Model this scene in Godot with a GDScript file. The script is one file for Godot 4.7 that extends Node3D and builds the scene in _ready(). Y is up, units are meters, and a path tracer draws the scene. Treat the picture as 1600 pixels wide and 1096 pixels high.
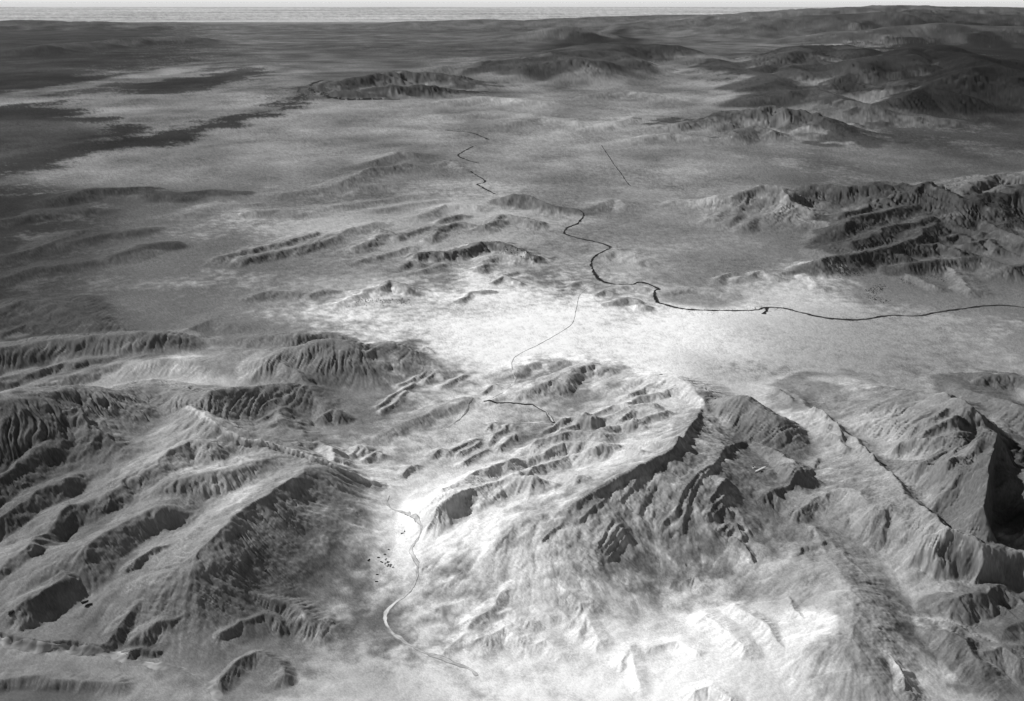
extends Node3D

# ---- lens and eye point -------------------------------------------------
const EYE := 1000.0
const TILT := 0.34671799
const FOV := 40.0
const NEAR_ROWS := 24
const FAR_FROM := 790
const ROWS := 1030
const COLS := 1150
const SIDE := 50
const STEP := 8

var row_d := PackedFloat32Array()
var col_u := PackedFloat32Array()
var ridges: Array = []
var soils_and_light: Array = []
var soil_and_light_sd: Array = []
var hs: Array = []
var bases: Array = []
var rocks: Array = []
var rockws: Array = []
var hillfs: Array = []
var tones: Array = []
var gids: Array = []
var norms: Array = []
var n_a: FastNoiseLite
var n_b: FastNoiseLite
var n_c: FastNoiseLite
var n_g: FastNoiseLite
var n_f: FastNoiseLite
var n_r: FastNoiseLite
var n_s: FastNoiseLite
var n_w: FastNoiseLite
var n_l: FastNoiseLite

func noise(kind: int, wave: float, octaves: int, fractal: int, sd: int, gain := 0.5) -> FastNoiseLite:
	var n := FastNoiseLite.new()
	n.noise_type = kind
	n.frequency = 1.0 / wave
	n.fractal_type = fractal
	n.fractal_octaves = octaves
	n.fractal_gain = gain
	n.seed = sd
	return n

func _ready():
	# ---- camera, sky, sun, exposure ----
	var cam := Camera3D.new()
	cam.name = "camera"
	cam.fov = FOV
	cam.near = 1.0
	cam.far = 400000.0
	cam.position = Vector3(0, EYE, 0)
	cam.rotation = Vector3(-TILT, 0, 0)
	add_child(cam)
	var env := Environment.new()
	env.background_mode = Environment.BG_SKY
	env.tonemap_mode = Environment.TONE_MAPPER_LINEAR
	env.tonemap_exposure = 1.18
	env.sdfgi_enabled = true
	env.ssao_enabled = true
	env.ssil_enabled = true
	var sm := ProceduralSkyMaterial.new()
	sm.sky_top_color = Color(0.31, 0.31, 0.31)
	sm.sky_horizon_color = Color(0.86, 0.86, 0.86)
	sm.ground_horizon_color = Color(0.86, 0.86, 0.86)
	sm.ground_bottom_color = Color(0.4, 0.4, 0.4)
	sm.sky_curve = 0.12
	sm.sun_angle_max = 1.0
	env.fog_enabled = true
	env.fog_density = 0.0000012
	env.fog_light_color = Color(0.85, 0.85, 0.85)
	var sky := Sky.new()
	sky.sky_material = sm
	env.sky = sky
	var we := WorldEnvironment.new()
	we.name = "world_environment"
	we.environment = env
	add_child(we)
	var sun := DirectionalLight3D.new()
	sun.name = "sun"
	sun.light_energy = 1.6
	sun.light_angular_distance = 0.5
	sun.light_color = Color(1, 1, 1)
	sun.shadow_enabled = true
	var to_sun := Vector3(-0.70, 0.56, -0.42).normalized()
	sun.transform = Transform3D(Basis.looking_at(-to_sun, Vector3.UP), Vector3(0, 3000, 0))
	add_child(sun)
	# ---- the land ----
	var t0 := Time.get_ticks_msec()
	n_a = noise(FastNoiseLite.TYPE_SIMPLEX, 110.0, 3, FastNoiseLite.FRACTAL_FBM, 11)
	n_b = noise(FastNoiseLite.TYPE_SIMPLEX, 420.0, 3, FastNoiseLite.FRACTAL_FBM, 12)
	n_c = noise(FastNoiseLite.TYPE_SIMPLEX, 2200.0, 3, FastNoiseLite.FRACTAL_FBM, 13)
	n_g = noise(FastNoiseLite.TYPE_SIMPLEX, 1.0, 1, FastNoiseLite.FRACTAL_NONE, 14)
	n_f = noise(FastNoiseLite.TYPE_SIMPLEX, 900.0, 7, FastNoiseLite.FRACTAL_FBM, 15, 0.62)
	n_r = noise(FastNoiseLite.TYPE_SIMPLEX, 190.0, 5, FastNoiseLite.FRACTAL_RIDGED, 16, 0.5)
	n_s = noise(FastNoiseLite.TYPE_SIMPLEX, 60.0, 4, FastNoiseLite.FRACTAL_FBM, 17, 0.6)
	n_w = noise(FastNoiseLite.TYPE_VALUE, 1.2, 1, FastNoiseLite.FRACTAL_NONE, 18)
	n_l = noise(FastNoiseLite.TYPE_SIMPLEX, 5200.0, 5, FastNoiseLite.FRACTAL_FBM, 19, 0.55)
	land_grid()
	land_tables()
	soil_and_light_tables()
	print("tables ", Time.get_ticks_msec() - t0)
	in_threads(build_row)
	print("shapes ", Time.get_ticks_msec() - t0)
	in_threads(build_detail)
	print("heights ", Time.get_ticks_msec() - t0)
	in_threads(build_normals)
	print("normals ", Time.get_ticks_msec() - t0)
	land_meshes()
	print("land ", Time.get_ticks_msec() - t0)
	ways()
	things()
	print("all ", Time.get_ticks_msec() - t0)


func every_fourth(work: Callable, from: int) -> void:
	for i in range(from, ROWS, 4):
		work.call(i)

func in_threads(work: Callable) -> void:
	var crew := []
	for k in 4:
		var th := Thread.new()
		th.start(every_fourth.bind(work, k))
		crew.append(th)
	for th in crew:
		th.wait_to_finish()

# rows and columns of ground points, finer where the eye is near
func land_grid() -> void:
	row_d.resize(ROWS)
	for i in ROWS:
		var y: float
		if i < NEAR_ROWS:
			y = lerpf(1560.0, 1150.0, float(i) / NEAR_ROWS)
		elif i < FAR_FROM:
			y = lerpf(1150.0, 150.0, float(i - NEAR_ROWS) / (FAR_FROM - NEAR_ROWS))
		else:
			var last := row_d[FAR_FROM - 1]
			var k := float(i - FAR_FROM + 1) / (ROWS - FAR_FROM)
			row_d[i] = last * pow(62000.0 / last, minf(k / 0.9, 1.0)) * pow(4.0, maxf(0.0, (k - 0.9) / 0.1))
			continue
		var dep := TILT - atan(tan(deg_to_rad(FOV * 0.5)) * (548.0 - y) / 548.0)
		row_d[i] = minf(EYE / tan(dep), 260000.0)
	col_u.resize(COLS)
	for j in COLS:
		if j < SIDE:
			col_u[j] = lerpf(-0.86, -0.56, float(j) / SIDE)
		elif j >= COLS - SIDE:
			col_u[j] = lerpf(0.56, 0.86, float(j - (COLS - SIDE) + 1) / SIDE)
		else:
			col_u[j] = lerpf(-0.56, 0.56, float(j - SIDE) / (COLS - 2 * SIDE))
	for a in [hs, tones, gids, norms, bases, rocks, rockws, hillfs]:
		a.resize(ROWS)

func row_scale(d: float) -> float:
	return d * cos(TILT) + EYE * sin(TILT)

func col_at(u: float) -> int:
	if u < -0.56:
		return clampi(int((u + 0.86) / 0.30 * SIDE), 0, COLS - 1)
	if u > 0.56:
		return clampi(COLS - SIDE + int((u - 0.56) / 0.30 * SIDE), 0, COLS - 1)
	return SIDE + int((u + 0.56) / 1.12 * (COLS - 2 * SIDE))

# a ridge: group, layer, width left and right of its crest, roundness, depth and spacing of its gullies, rock tone, wander, crest points (x, z, height)
func ridge(g: int, layer: int, wl: float, wr: float, rd: float, ga: float, gl: float, tone: float, wander: float, pts: Array) -> void:
	var p := PackedFloat32Array()
	var lo := Vector2(1e9, 1e9)
	var hi := Vector2(-1e9, -1e9)
	var hmax := 0.0
	for k in range(0, pts.size(), 3):
		p.append(pts[k])
		p.append(pts[k + 1])
		p.append(pts[k + 2])
		lo = lo.min(Vector2(pts[k], pts[k + 1]))
		hi = hi.max(Vector2(pts[k], pts[k + 1]))
		hmax = maxf(hmax, absf(pts[k + 2]))
	var m := maxf(wl, wr) * 1.35
	ridges.append([g, layer, wl, wr, rd, ga, gl, tone, wander, p, lo.x - m, hi.x + m, lo.y - m, hi.y + m, hmax, ridges.size() * 37.7, Vector2(pts[pts.size() - 3] - pts[0], pts[pts.size() - 2] - pts[1]).normalized()])

func soil_and_light(tone: float, edge: float, mottle: float, pts: Array) -> void:  # one patch of ground tone
	var p := PackedVector2Array()
	for k in range(0, pts.size(), 2):
		p.append(Vector2(pts[k], pts[k + 1]))
	var nr := ROWS / STEP + 2
	var nc := COLS / STEP + 2
	var reach := edge * 2.2
	var box := Rect2(p[0], Vector2.ZERO)
	for q in p:
		box = box.expand(q)
	box = box.grow(reach)
	var sd: Array = []
	for i in nr:
		var d := row_d[mini(i * STEP, ROWS - 1)]
		if -d < box.position.y or -d > box.end.y:
			sd.append(null)
			continue
		var line := PackedFloat32Array()
		line.resize(nc)
		line.fill(-reach)
		var sc := row_scale(d)
		for j in nc:
			var x := col_u[mini(j * STEP, COLS - 1)] * sc
			if x < box.position.x or x > box.end.x:
				continue
			var at := Vector2(x, -d)
			var near := 1e18
			var inside := false
			var b := p[p.size() - 1]
			for a in p:
				var e := b - a
				var w := at - a
				var q := w - e * clampf(w.dot(e) / maxf(e.length_squared(), 1e-6), 0, 1)
				near = minf(near, q.length_squared())
				if (a.y > at.y) != (b.y > at.y) and at.x < a.x + (at.y - a.y) / (b.y - a.y) * (b.x - a.x):
					inside = not inside
				b = a
			near = sqrt(near)
			line[j] = near if inside else -near
		sd.append(line)
	soils_and_light.append([tone, edge, mottle, sd])

func build_row(i: int) -> void:
	var d := row_d[i]
	var z := -d
	var sc := row_scale(d)
	var xs := PackedFloat32Array()
	var h0 := PackedFloat32Array()
	var h1 := PackedFloat32Array()
	var h2 := PackedFloat32Array()
	var rock := PackedFloat32Array()
	var rockw := PackedFloat32Array()
	var own := PackedFloat32Array()
	var gid := PackedInt32Array()
	for a in [xs, h0, h1, h2, rock, rockw, own]:
		a.resize(COLS)
	gid.resize(COLS)
	var wx := [PackedFloat32Array(), PackedFloat32Array(), PackedFloat32Array()]
	var wz := [PackedFloat32Array(), PackedFloat32Array(), PackedFloat32Array()]
	var wn := [n_a, n_b, n_c]
	for k in 3:
		wx[k].resize(COLS)
		wz[k].resize(COLS)
	for j in COLS:
		xs[j] = col_u[j] * sc
	for k in 3:
		if (k == 0 and d > 9000.0) or (k == 2 and d < 3500.0):
			continue
		var nn: FastNoiseLite = wn[k]
		var ax := PackedFloat32Array()
		var az := PackedFloat32Array()
		ax.resize(COLS)
		az.resize(COLS)
		for j in COLS:
			ax[j] = nn.get_noise_2d(xs[j], z)
			az[j] = nn.get_noise_2d(xs[j] + 7777.0, z - 3333.0)
		wx[k] = ax
		wz[k] = az
	for rg in ridges:
		if z < rg[12] or z > rg[13]:
			continue
		var ja := col_at(rg[10] / sc)
		var jb := mini(col_at(rg[11] / sc) + 1, COLS - 1)
		if jb <= ja:
			continue
		var p: PackedFloat32Array = rg[9]
		var wl: float = rg[2]
		var wr: float = rg[3]
		var rd: float = rg[4]
		var ga: float = rg[5]
		var gl: float = rg[6]
		var tone: float = rg[7]
		var layer: int = rg[1]
		var off: float = rg[15]
		var dir: Vector2 = rg[16]
		var hmax: float = rg[14]
		var mean := (wl + wr) * 0.5
		var amp: float = rg[8] * mean * 0.9
		var k := 0 if mean < 110.0 else (1 if mean < 600.0 else 2)
		var ax: PackedFloat32Array = wx[k]
		var az: PackedFloat32Array = wz[k]
		var nseg := p.size() / 3 - 1
		var kk := 0.05 * mean
		for j in range(ja, jb + 1):
			var x := xs[j] + ax[j] * amp
			var zz := z + az[j] * amp
			var bt := 1.0
			var v := 0.0
			for s in nseg:
				var o := s * 3
				var px := p[o]
				var pz := p[o + 1]
				var dx := p[o + 3] - px
				var dz := p[o + 4] - pz
				var l2 := dx * dx + dz * dz
				var u := clampf(((x - px) * dx + (zz - pz) * dz) / l2, 0.0, 1.0)
				var qx := x - px - dx * u
				var qz := zz - pz - dz * u
				var dd := sqrt(qx * qx + qz * qz)
				var cr := (dx * (zz - pz) - dz * (x - px)) / (sqrt(l2) * maxf(dd, 0.001))
				var tt := dd / (wl + (wr - wl) * (0.5 + 0.5 * clampf(cr, -1.0, 1.0)))
				if tt < 1.0:
					var t1 := 1.0 - tt
					var hv := (p[o + 2] + (p[o + 5] - p[o + 2]) * u) * (t1 * sqrt(t1) * (1.0 - rd) + (1.0 - tt * tt * (3.0 - 2.0 * tt)) * rd)
					if absf(hv) > absf(v) or bt >= 1.0:
						v = hv
						bt = minf(bt, tt)
			if bt >= 1.0:
				continue
			if ga > 0.0:
				var bs := x * dir.x + zz * dir.y
				var bd := x * dir.y - zz * dir.x
				var g1 := absf(n_g.get_noise_2d((bs + off) / gl, bd / (gl * 11.0)))
				var g2 := absf(n_g.get_noise_2d((bs - off) / gl * 2.6, bd / (gl * 4.0) + 50.0))
				var ev := smoothstep(0.02, 0.35, bt) * (1.0 - 0.5 * bt * bt)
				v *= 1.0 - ga * ev * (0.75 * (1.0 - minf(g1 * 2.2, 1.0)) + 0.25 * (1.0 - minf(g2 * 2.4, 1.0)))
			if layer == 0:
				h0[j] = maxf(h0[j], v)
				if own[j] < 0.5 and bt < 0.85:
					own[j] = 0.5
					gid[j] = rg[0]
			else:
				if layer == 1:
					if v < 0.0:
						h1[j] += v
					else:
						var a := h1[j]
						var q := minf(kk, 0.7 * minf(maxf(a, 0.0), v) + 0.01)
						var df := absf(a - v)
						h1[j] = maxf(a, v) + ((q - df) * (q - df) / (4.0 * q) if df < q else 0.0)
				else:
					h2[j] += v
				var av := absf(v)
				if av > own[j] and av > 0.08 * hmax:
					own[j] = av
					gid[j] = rg[0]
				if tone >= 0.0:
					var rw := smoothstep(0.0, 0.3, 0.72 - bt + 0.55 * az[j])
					if layer == 2:
						rw *= 0.7
					if rw > rockw[j] * 0.6:
						rock[j] = tone if rockw[j] <= 0.0 else lerpf(rock[j], tone, rw)
						rockw[j] = maxf(rockw[j], rw)
	var bline := PackedFloat32Array()
	var hline := PackedFloat32Array()
	bline.resize(COLS)
	hline.resize(COLS)
	var far := clampf((d - 7000.0) / 9000.0, 0.0, 1.0)
	var lk := (6.0 + 40.0 * far) * (1.0 - 0.85 * clampf((d - 25000.0) / 15000.0, 0.0, 1.0))
	for j in COLS:
		hline[j] = clampf((h0[j] * 0.5 + absf(h1[j]) + h2[j]) / 55.0, 0.0, 1.0)
		bline[j] = h0[j] + h1[j] + h2[j] + n_l.get_noise_2d(xs[j], z) * lk
	bases[i] = bline
	hillfs[i] = hline
	rocks[i] = rock
	rockws[i] = rockw
	gids[i] = gid

# gullies that run down the slope and branch: stripes across the fall line, three sizes, each turned by the one before
func build_detail(i: int) -> void:
	var d := row_d[i]
	var z := -d
	var sc := row_scale(d)
	var ia := maxi(i - 2, 0)
	var ib := mini(i + 2, ROWS - 1)
	var ba: PackedFloat32Array = bases[ia]
	var bb: PackedFloat32Array = bases[ib]
	var bc: PackedFloat32Array = bases[i]
	var dd := -(row_d[ib] - row_d[ia])
	var sab := row_scale(row_d[ib]) - row_scale(row_d[ia])
	var rock: PackedFloat32Array = rocks[i]
	var rockw: PackedFloat32Array = rockws[i]
	var hillf: PackedFloat32Array = hillfs[i]
	var wave0 := 105.0 if d < 3000.0 else (170.0 if d < 7500.0 else 380.0)
	var tame := lerpf(0.5, 0.8, clampf((d - 1400.0) / 700.0, 0.0, 1.0)) if d < 3000.0 else (0.5 if d < 7500.0 else 0.28)
	var octs := 4 if d < 2300.0 else 3
	var cut := PackedFloat32Array()
	var wash := PackedFloat32Array()
	var xs := PackedFloat32Array()
	cut.resize(COLS)
	wash.resize(COLS)
	xs.resize(COLS)
	for j in COLS:
		var x := col_u[j] * sc
		xs[j] = x
		var ja := maxi(j - 2, 0)
		var jb := mini(j + 2, COLS - 1)
		var gx := (bc[jb] - bc[ja]) / ((col_u[jb] - col_u[ja]) * sc)
		var gz := ((bb[j] - ba[j]) - gx * col_u[j] * sab) / dd
		var sl := sqrt(gx * gx + gz * gz)
		if sl < 0.03:
			continue
		var strength := minf(sl, 0.75) * smoothstep(0.03, 0.16, sl)
		var wave := wave0
		var total := 0.0
		for o in octs:
			var inv := 1.0 / sqrt(gx * gx + gz * gz + 1e-6)
			var px := -gz * inv
			var pz := gx * inv
			var size := wave * 1.7
			var ux := x / size + o * 17.3
			var uz := z / size - o * 9.1
			var fx := floorf(ux)
			var fz := floorf(uz)
			var tx := ux - fx
			var tz := uz - fz
			var wx := tx * tx * (3.0 - 2.0 * tx)
			var wz := tz * tz * (3.0 - 2.0 * tz)
			var k := TAU / wave * size
			var s := 0.0
			var ds := 0.0
			for c in 4:
				var cx := c & 1
				var cz := c >> 1
				var w := (wx if cx == 1 else 1.0 - wx) * (wz if cz == 1 else 1.0 - wz)
				var ph := (fx + cx) * 127.1 + (fz + cz) * 311.7
				ph = sin(ph) * 43758.5453
				ph = (ph - floorf(ph)) * TAU
				var a := ((tx - cx) * px + (tz - cz) * pz) * k + ph
				s += w * cos(a)
				ds -= w * sin(a)
			var amp := strength * wave * (0.036 if o == 0 else 0.05) * tame
			total += amp * (absf(s) * 2.0 - 1.0)
			var push := amp * 2.0 * signf(s) * ds * TAU / wave * 0.7
			gx += px * push
			gz += pz * push
			if o == 0:
				wash[j] = (1.0 - smoothstep(0.03, 0.16, absf(s))) * smoothstep(0.12, 0.3, sl)
			wave *= 0.46
		cut[j] = total
	# ground tones: sand and gravel, with glare and dark corners painted in
	var n_tone_patches := soils_and_light.size()
	var ci := i / STEP
	var cf := float(i - ci * STEP) / STEP
	var lines: Array = []
	for so in soils_and_light:
		var sd: Array = so[3]
		var la = sd[ci]
		var lb = sd[mini(ci + 1, sd.size() - 1)]
		if la == null or lb == null:
			continue
		var l := PackedFloat32Array()
		l.resize(la.size())
		var any := false
		var lim: float = -so[1] * 1.4
		for j in l.size():
			l[j] = la[j] + (lb[j] - la[j]) * cf
			if l[j] > lim:
				any = true
		if any:
			lines.append([so[0], so[1], so[2], l])
	var height := PackedFloat32Array()
	var tones_row := PackedFloat32Array()
	height.resize(COLS)
	tones_row.resize(COLS)
	var far := clampf((d - 7000.0) / 9000.0, 0.0, 1.0)
	for j in COLS:
		var x := xs[j]
		var f := n_f.get_noise_2d(x, z)
		var fine := n_s.get_noise_2d(x, z)
		var hill := hillf[j]
		var y := bc[j] + cut[j]
		y += fine * (0.5 + 2.2 * hill) + f * (3.2 + 4.0 * hill)
		y += (n_r.get_noise_2d(x, z) - 0.3) * 2.5 * hill * (1.0 - far)
		var l := n_l.get_noise_2d(x, z)
		height[j] = y
		# ground colour: sand and rock, plus painted glare, vignette and slope shade
		var tone := 0.2 + 0.05 * l
		var cj := j / STEP
		var cg := float(j - cj * STEP) / STEP
		var mot := f * 0.75 + fine * 0.3 + l * 0.35
		for so in lines:
			var ll: PackedFloat32Array = so[3]
			var sd: float = ll[cj] + (ll[cj + 1] - ll[cj]) * cg
			var e: float = so[1]
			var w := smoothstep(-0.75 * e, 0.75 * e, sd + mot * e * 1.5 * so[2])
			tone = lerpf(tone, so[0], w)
		tone = lerpf(tone, rock[j], rockw[j] * 0.85)
		tone *= 1.0 + 0.35 * wash[j] * clampf(0.6 + 1.5 * fine, 0.0, 1.0)
		if d > 3200.0:
			tone *= 1.0 + 0.5 * clampf((d - 3200.0) / 3000.0, 0.0, 1.0) * (1.0 - clampf((d - 38000.0) / 8000.0, 0.0, 0.85)) * n_c.get_noise_2d(x * 1.6 + 900.0, z * 1.2)
		tone *= 1.0 + 0.42 * f + 0.22 * fine + 0.24 * (1.0 - 0.75 * far) * n_w.get_noise_2d(x, z) + far * 0.45 * n_b.get_noise_2d(x * 0.012, z * 0.05)
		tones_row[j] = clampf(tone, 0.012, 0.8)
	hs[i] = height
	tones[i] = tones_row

func build_normals(i: int) -> void:
	var ia := maxi(i - 1, 0)
	var ib := mini(i + 1, ROWS - 1)
	var out := PackedVector3Array()
	out.resize(COLS)
	var sc := row_scale(row_d[i])
	var sa := row_scale(row_d[ia])
	var sb := row_scale(row_d[ib])
	var hh: PackedFloat32Array = hs[i]
	var ha: PackedFloat32Array = hs[ia]
	var hb: PackedFloat32Array = hs[ib]
	for j in COLS:
		var ja := maxi(j - 1, 0)
		var jb := mini(j + 1, COLS - 1)
		var ex := Vector3((col_u[jb] - col_u[ja]) * sc, hh[jb] - hh[ja], 0)
		var ez := Vector3(col_u[j] * (sb - sa), hb[j] - ha[j], -(row_d[ib] - row_d[ia]))
		out[j] = ex.cross(ez).normalized()
	norms[i] = out

func ground(x: float, z: float) -> float:
	var i := clampi(row_d.bsearch(-z) - 1, 0, ROWS - 2)
	var fi := clampf((-z - row_d[i]) / (row_d[i + 1] - row_d[i]), 0.0, 1.0)
	var u := x / row_scale(-z)
	var j := clampi(col_at(u), 0, COLS - 2)
	if col_u[j] > u and j > 0:
		j -= 1
	var fj := clampf((u - col_u[j]) / (col_u[j + 1] - col_u[j]), 0.0, 1.0)
	return lerpf(lerpf(hs[i][j], hs[i][j + 1], fj), lerpf(hs[i + 1][j], hs[i + 1][j + 1], fj), fi)

func tag(o: Node, label: String, category: String, kind := "", group := "") -> void:
	o.set_meta("label", label)
	o.set_meta("category", category)
	if kind:
		o.set_meta("kind", kind)
	if group:
		o.set_meta("group", group)

func land_material() -> StandardMaterial3D:
	var m := StandardMaterial3D.new()
	m.vertex_color_use_as_albedo = true
	m.roughness = 1.0
	m.metallic_specular = 0.1
	return m

func land_meshes() -> void:
	var m := land_material()
	var ng := GROUPS.size()
	var cells: Array = []
	for g in ng:
		cells.append(PackedInt32Array())
	for i in ROWS - 1:
		var ga: PackedInt32Array = gids[i]
		for j in COLS - 1:
			cells[ga[j]].append(i * COLS + j)
	var stamp := PackedInt32Array()
	var place := PackedInt32Array()
	stamp.resize(ROWS * COLS)
	place.resize(ROWS * COLS)
	stamp.fill(-1)
	for g in ng:
		var list: PackedInt32Array = cells[g]
		if list.size() < 30:
			continue
		var verts := PackedVector3Array()
		var nrm := PackedVector3Array()
		var cols := PackedColorArray()
		var idx := PackedInt32Array()
		idx.resize(list.size() * 6)
		var w := 0
		for c in list:
			var q := [c, c + 1, c + COLS, c + COLS + 1]
			for v in q:
				if stamp[v] != g:
					stamp[v] = g
					place[v] = verts.size()
					var i: int = v / COLS
					var j: int = v - i * COLS
					verts.append(Vector3(col_u[j] * row_scale(row_d[i]), hs[i][j], -row_d[i]))
					nrm.append(norms[i][j])
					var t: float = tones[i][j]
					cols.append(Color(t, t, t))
			var a := place[q[0]]
			var b := place[q[1]]
			var cc := place[q[2]]
			var dd := place[q[3]]
			idx[w] = a
			idx[w + 1] = cc
			idx[w + 2] = b
			idx[w + 3] = b
			idx[w + 4] = cc
			idx[w + 5] = dd
			w += 6
		var arr := []
		arr.resize(Mesh.ARRAY_MAX)
		arr[Mesh.ARRAY_VERTEX] = verts
		arr[Mesh.ARRAY_NORMAL] = nrm
		arr[Mesh.ARRAY_COLOR] = cols
		arr[Mesh.ARRAY_INDEX] = idx
		var mesh := ArrayMesh.new()
		mesh.add_surface_from_arrays(Mesh.PRIMITIVE_TRIANGLES, arr)
		var o := MeshInstance3D.new()
		o.mesh = mesh
		o.material_override = m
		o.name = GROUPS[g][0]
		add_child(o, true)
		tag(o, GROUPS[g][1], GROUPS[g][2], "structure")

# ---- things on the land ---------------------------------------------------
func numbered(called: String) -> String:
	if not has_node(called):
		return called
	var k := 1
	while has_node("%s_%03d" % [called, k]):
		k += 1
	return "%s_%03d" % [called, k]

func grey(t: float, rough := 1.0) -> StandardMaterial3D:
	var m := StandardMaterial3D.new()
	m.albedo_color = Color(t, t, t).linear_to_srgb()
	m.roughness = rough
	m.metallic_specular = 0.15
	return m

# a bed or track that follows the ground; rows: [offset of half width, lift in metres, tone]
func ribbon(called: String, label: String, category: String, pts: Array, width: float, rows: Array, step: float, sd: int) -> void:
	var c := Curve3D.new()
	var n := pts.size() / 2
	for k in n:
		var a := Vector3(pts[k * 2], 0, pts[k * 2 + 1])
		var pa := Vector3(pts[maxi(k - 1, 0) * 2], 0, pts[maxi(k - 1, 0) * 2 + 1])
		var pb := Vector3(pts[mini(k + 1, n - 1) * 2], 0, pts[mini(k + 1, n - 1) * 2 + 1])
		var tan := (pb - pa) * 0.5
		if tan.length() > 0.0:
			tan = tan.normalized()
		c.add_point(a, -tan * a.distance_to(pa) * 0.33, tan * a.distance_to(pb) * 0.33)
	c.bake_interval = step * 0.5
	var total := c.get_baked_length()
	var count := maxi(int(total / step), 2)
	var verts := PackedVector3Array()
	var cols := PackedColorArray()
	var idx := PackedInt32Array()
	var nr := rows.size()
	for k in count + 1:
		var s := total * k / count
		var a := c.sample_baked(s)
		var b := c.sample_baked(minf(s + step, total)) - c.sample_baked(maxf(s - step, 0.0))
		var side := Vector3(-b.z, 0, b.x).normalized()
		var w := width * (1.0 + 0.5 * n_g.get_noise_2d(s / 90.0, sd * 9.0) + 0.35 * n_g.get_noise_2d(s / 17.0, sd * 5.0)) * 0.5
		a += side * n_g.get_noise_2d(s / 45.0, sd * 3.0 + 100.0) * width * 0.25
		for r in nr:
			var p: Vector3 = a + side * (rows[r][0] * w)
			p.y = ground(p.x, p.z) + rows[r][1]
			verts.append(p)
			var t: float = rows[r][2] * (1.0 + 0.8 * maxf(0.0, n_g.get_noise_2d(s / 70.0, sd * 2.0)) + 0.35 * n_s.get_noise_2d(p.x * 2.0, p.z * 2.0) + 0.3 * n_w.get_noise_2d(p.x, p.z))
			cols.append(Color(t, t, t))
	for k in count:
		for r in nr - 1:
			var q := k * nr + r
			idx.append_array([q, q + nr, q + 1, q + 1, q + nr, q + nr + 1])
	var st := SurfaceTool.new()
	st.begin(Mesh.PRIMITIVE_TRIANGLES)
	for k in verts.size():
		st.set_color(cols[k])
		st.add_vertex(verts[k])
	for k in idx:
		st.add_index(k)
	st.generate_normals()
	var o := MeshInstance3D.new()
	o.mesh = st.commit()
	o.material_override = land_material()
	o.name = numbered(called)
	add_child(o)
	tag(o, label, category, "structure")

func loft(st: SurfaceTool, rings: Array, close := true) -> void:
	for k in rings.size() - 1:
		var a: Array = rings[k]
		var b: Array = rings[k + 1]
		var n := a.size()
		for i in n:
			var j := (i + 1) % n
			for v in [a[i], b[i], a[j], a[j], b[i], b[j]]:
				st.add_vertex(v)
	if close:
		for e in [0, rings.size() - 1]:
			var a: Array = rings[e]
			for i in range(1, a.size() - 1):
				var tri := [a[0], a[i], a[i + 1]] if e == 0 else [a[0], a[i + 1], a[i]]
				for v in tri:
					st.add_vertex(v)

func ring(c: Vector3, u: Vector3, v: Vector3, n: int) -> Array:
	var out := []
	for i in n:
		var a := TAU * i / n
		out.append(c + u * cos(a) + v * sin(a))
	return out

func tube(st: SurfaceTool, a: Vector3, b: Vector3, ra: float, rb: float, n := 6) -> void:
	var d := (b - a).normalized()
	var u := d.cross(Vector3.UP if absf(d.y) < 0.9 else Vector3.RIGHT).normalized()
	var v := d.cross(u)
	loft(st, [ring(a, u * ra, v * ra, n), ring(b, u * rb, v * rb, n)])

func begin() -> SurfaceTool:
	var st := SurfaceTool.new()
	st.begin(Mesh.PRIMITIVE_TRIANGLES)
	return st

func part(called: String, st: SurfaceTool, m: Material, parent: Node) -> MeshInstance3D:
	st.index()
	st.generate_normals()
	var o := MeshInstance3D.new()
	o.mesh = st.commit()
	o.material_override = m
	o.name = called
	parent.add_child(o, true)
	return o

func base(called: String, at: Vector3, turn: float, label: String, category: String, group := "") -> Node3D:
	var o := Node3D.new()
	o.name = numbered(called)
	add_child(o)
	o.position = at
	o.rotation.y = turn
	tag(o, label, category, "", group)
	return o

func on_ground(x: float, z: float, sink := 0.0) -> Vector3:
	return Vector3(x, ground(x, z) - sink, z)

# wing panel from root to tip: points of an aerofoil around the chord
func wing(st: SurfaceTool, x0: float, x1: float, y0: float, y1: float, z: float, chord: float, thick: float) -> void:
	var rings := []
	for k in 9:
		var f := float(k) / 8.0
		var edge := absf(f * 2.0 - 1.0)
		var ch := chord * sqrt(maxf(0.06, 1.0 - pow(edge, 12.0)))
		var x := lerpf(x0, x1, f)
		var y := lerpf(y0, y1, 1.0 - edge) if y0 != y1 else y0
		var r := []
		for i in 12:
			var a := TAU * i / 12
			var cz := cos(a) * 0.5
			var ty := sin(a) * thick * (0.5 + 0.35 * cz) + 0.25 * thick * (1.0 - 4.0 * cz * cz)
			r.append(Vector3(x, y + ty, z + cz * ch))
		rings.append(r)
	loft(st, rings)

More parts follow.
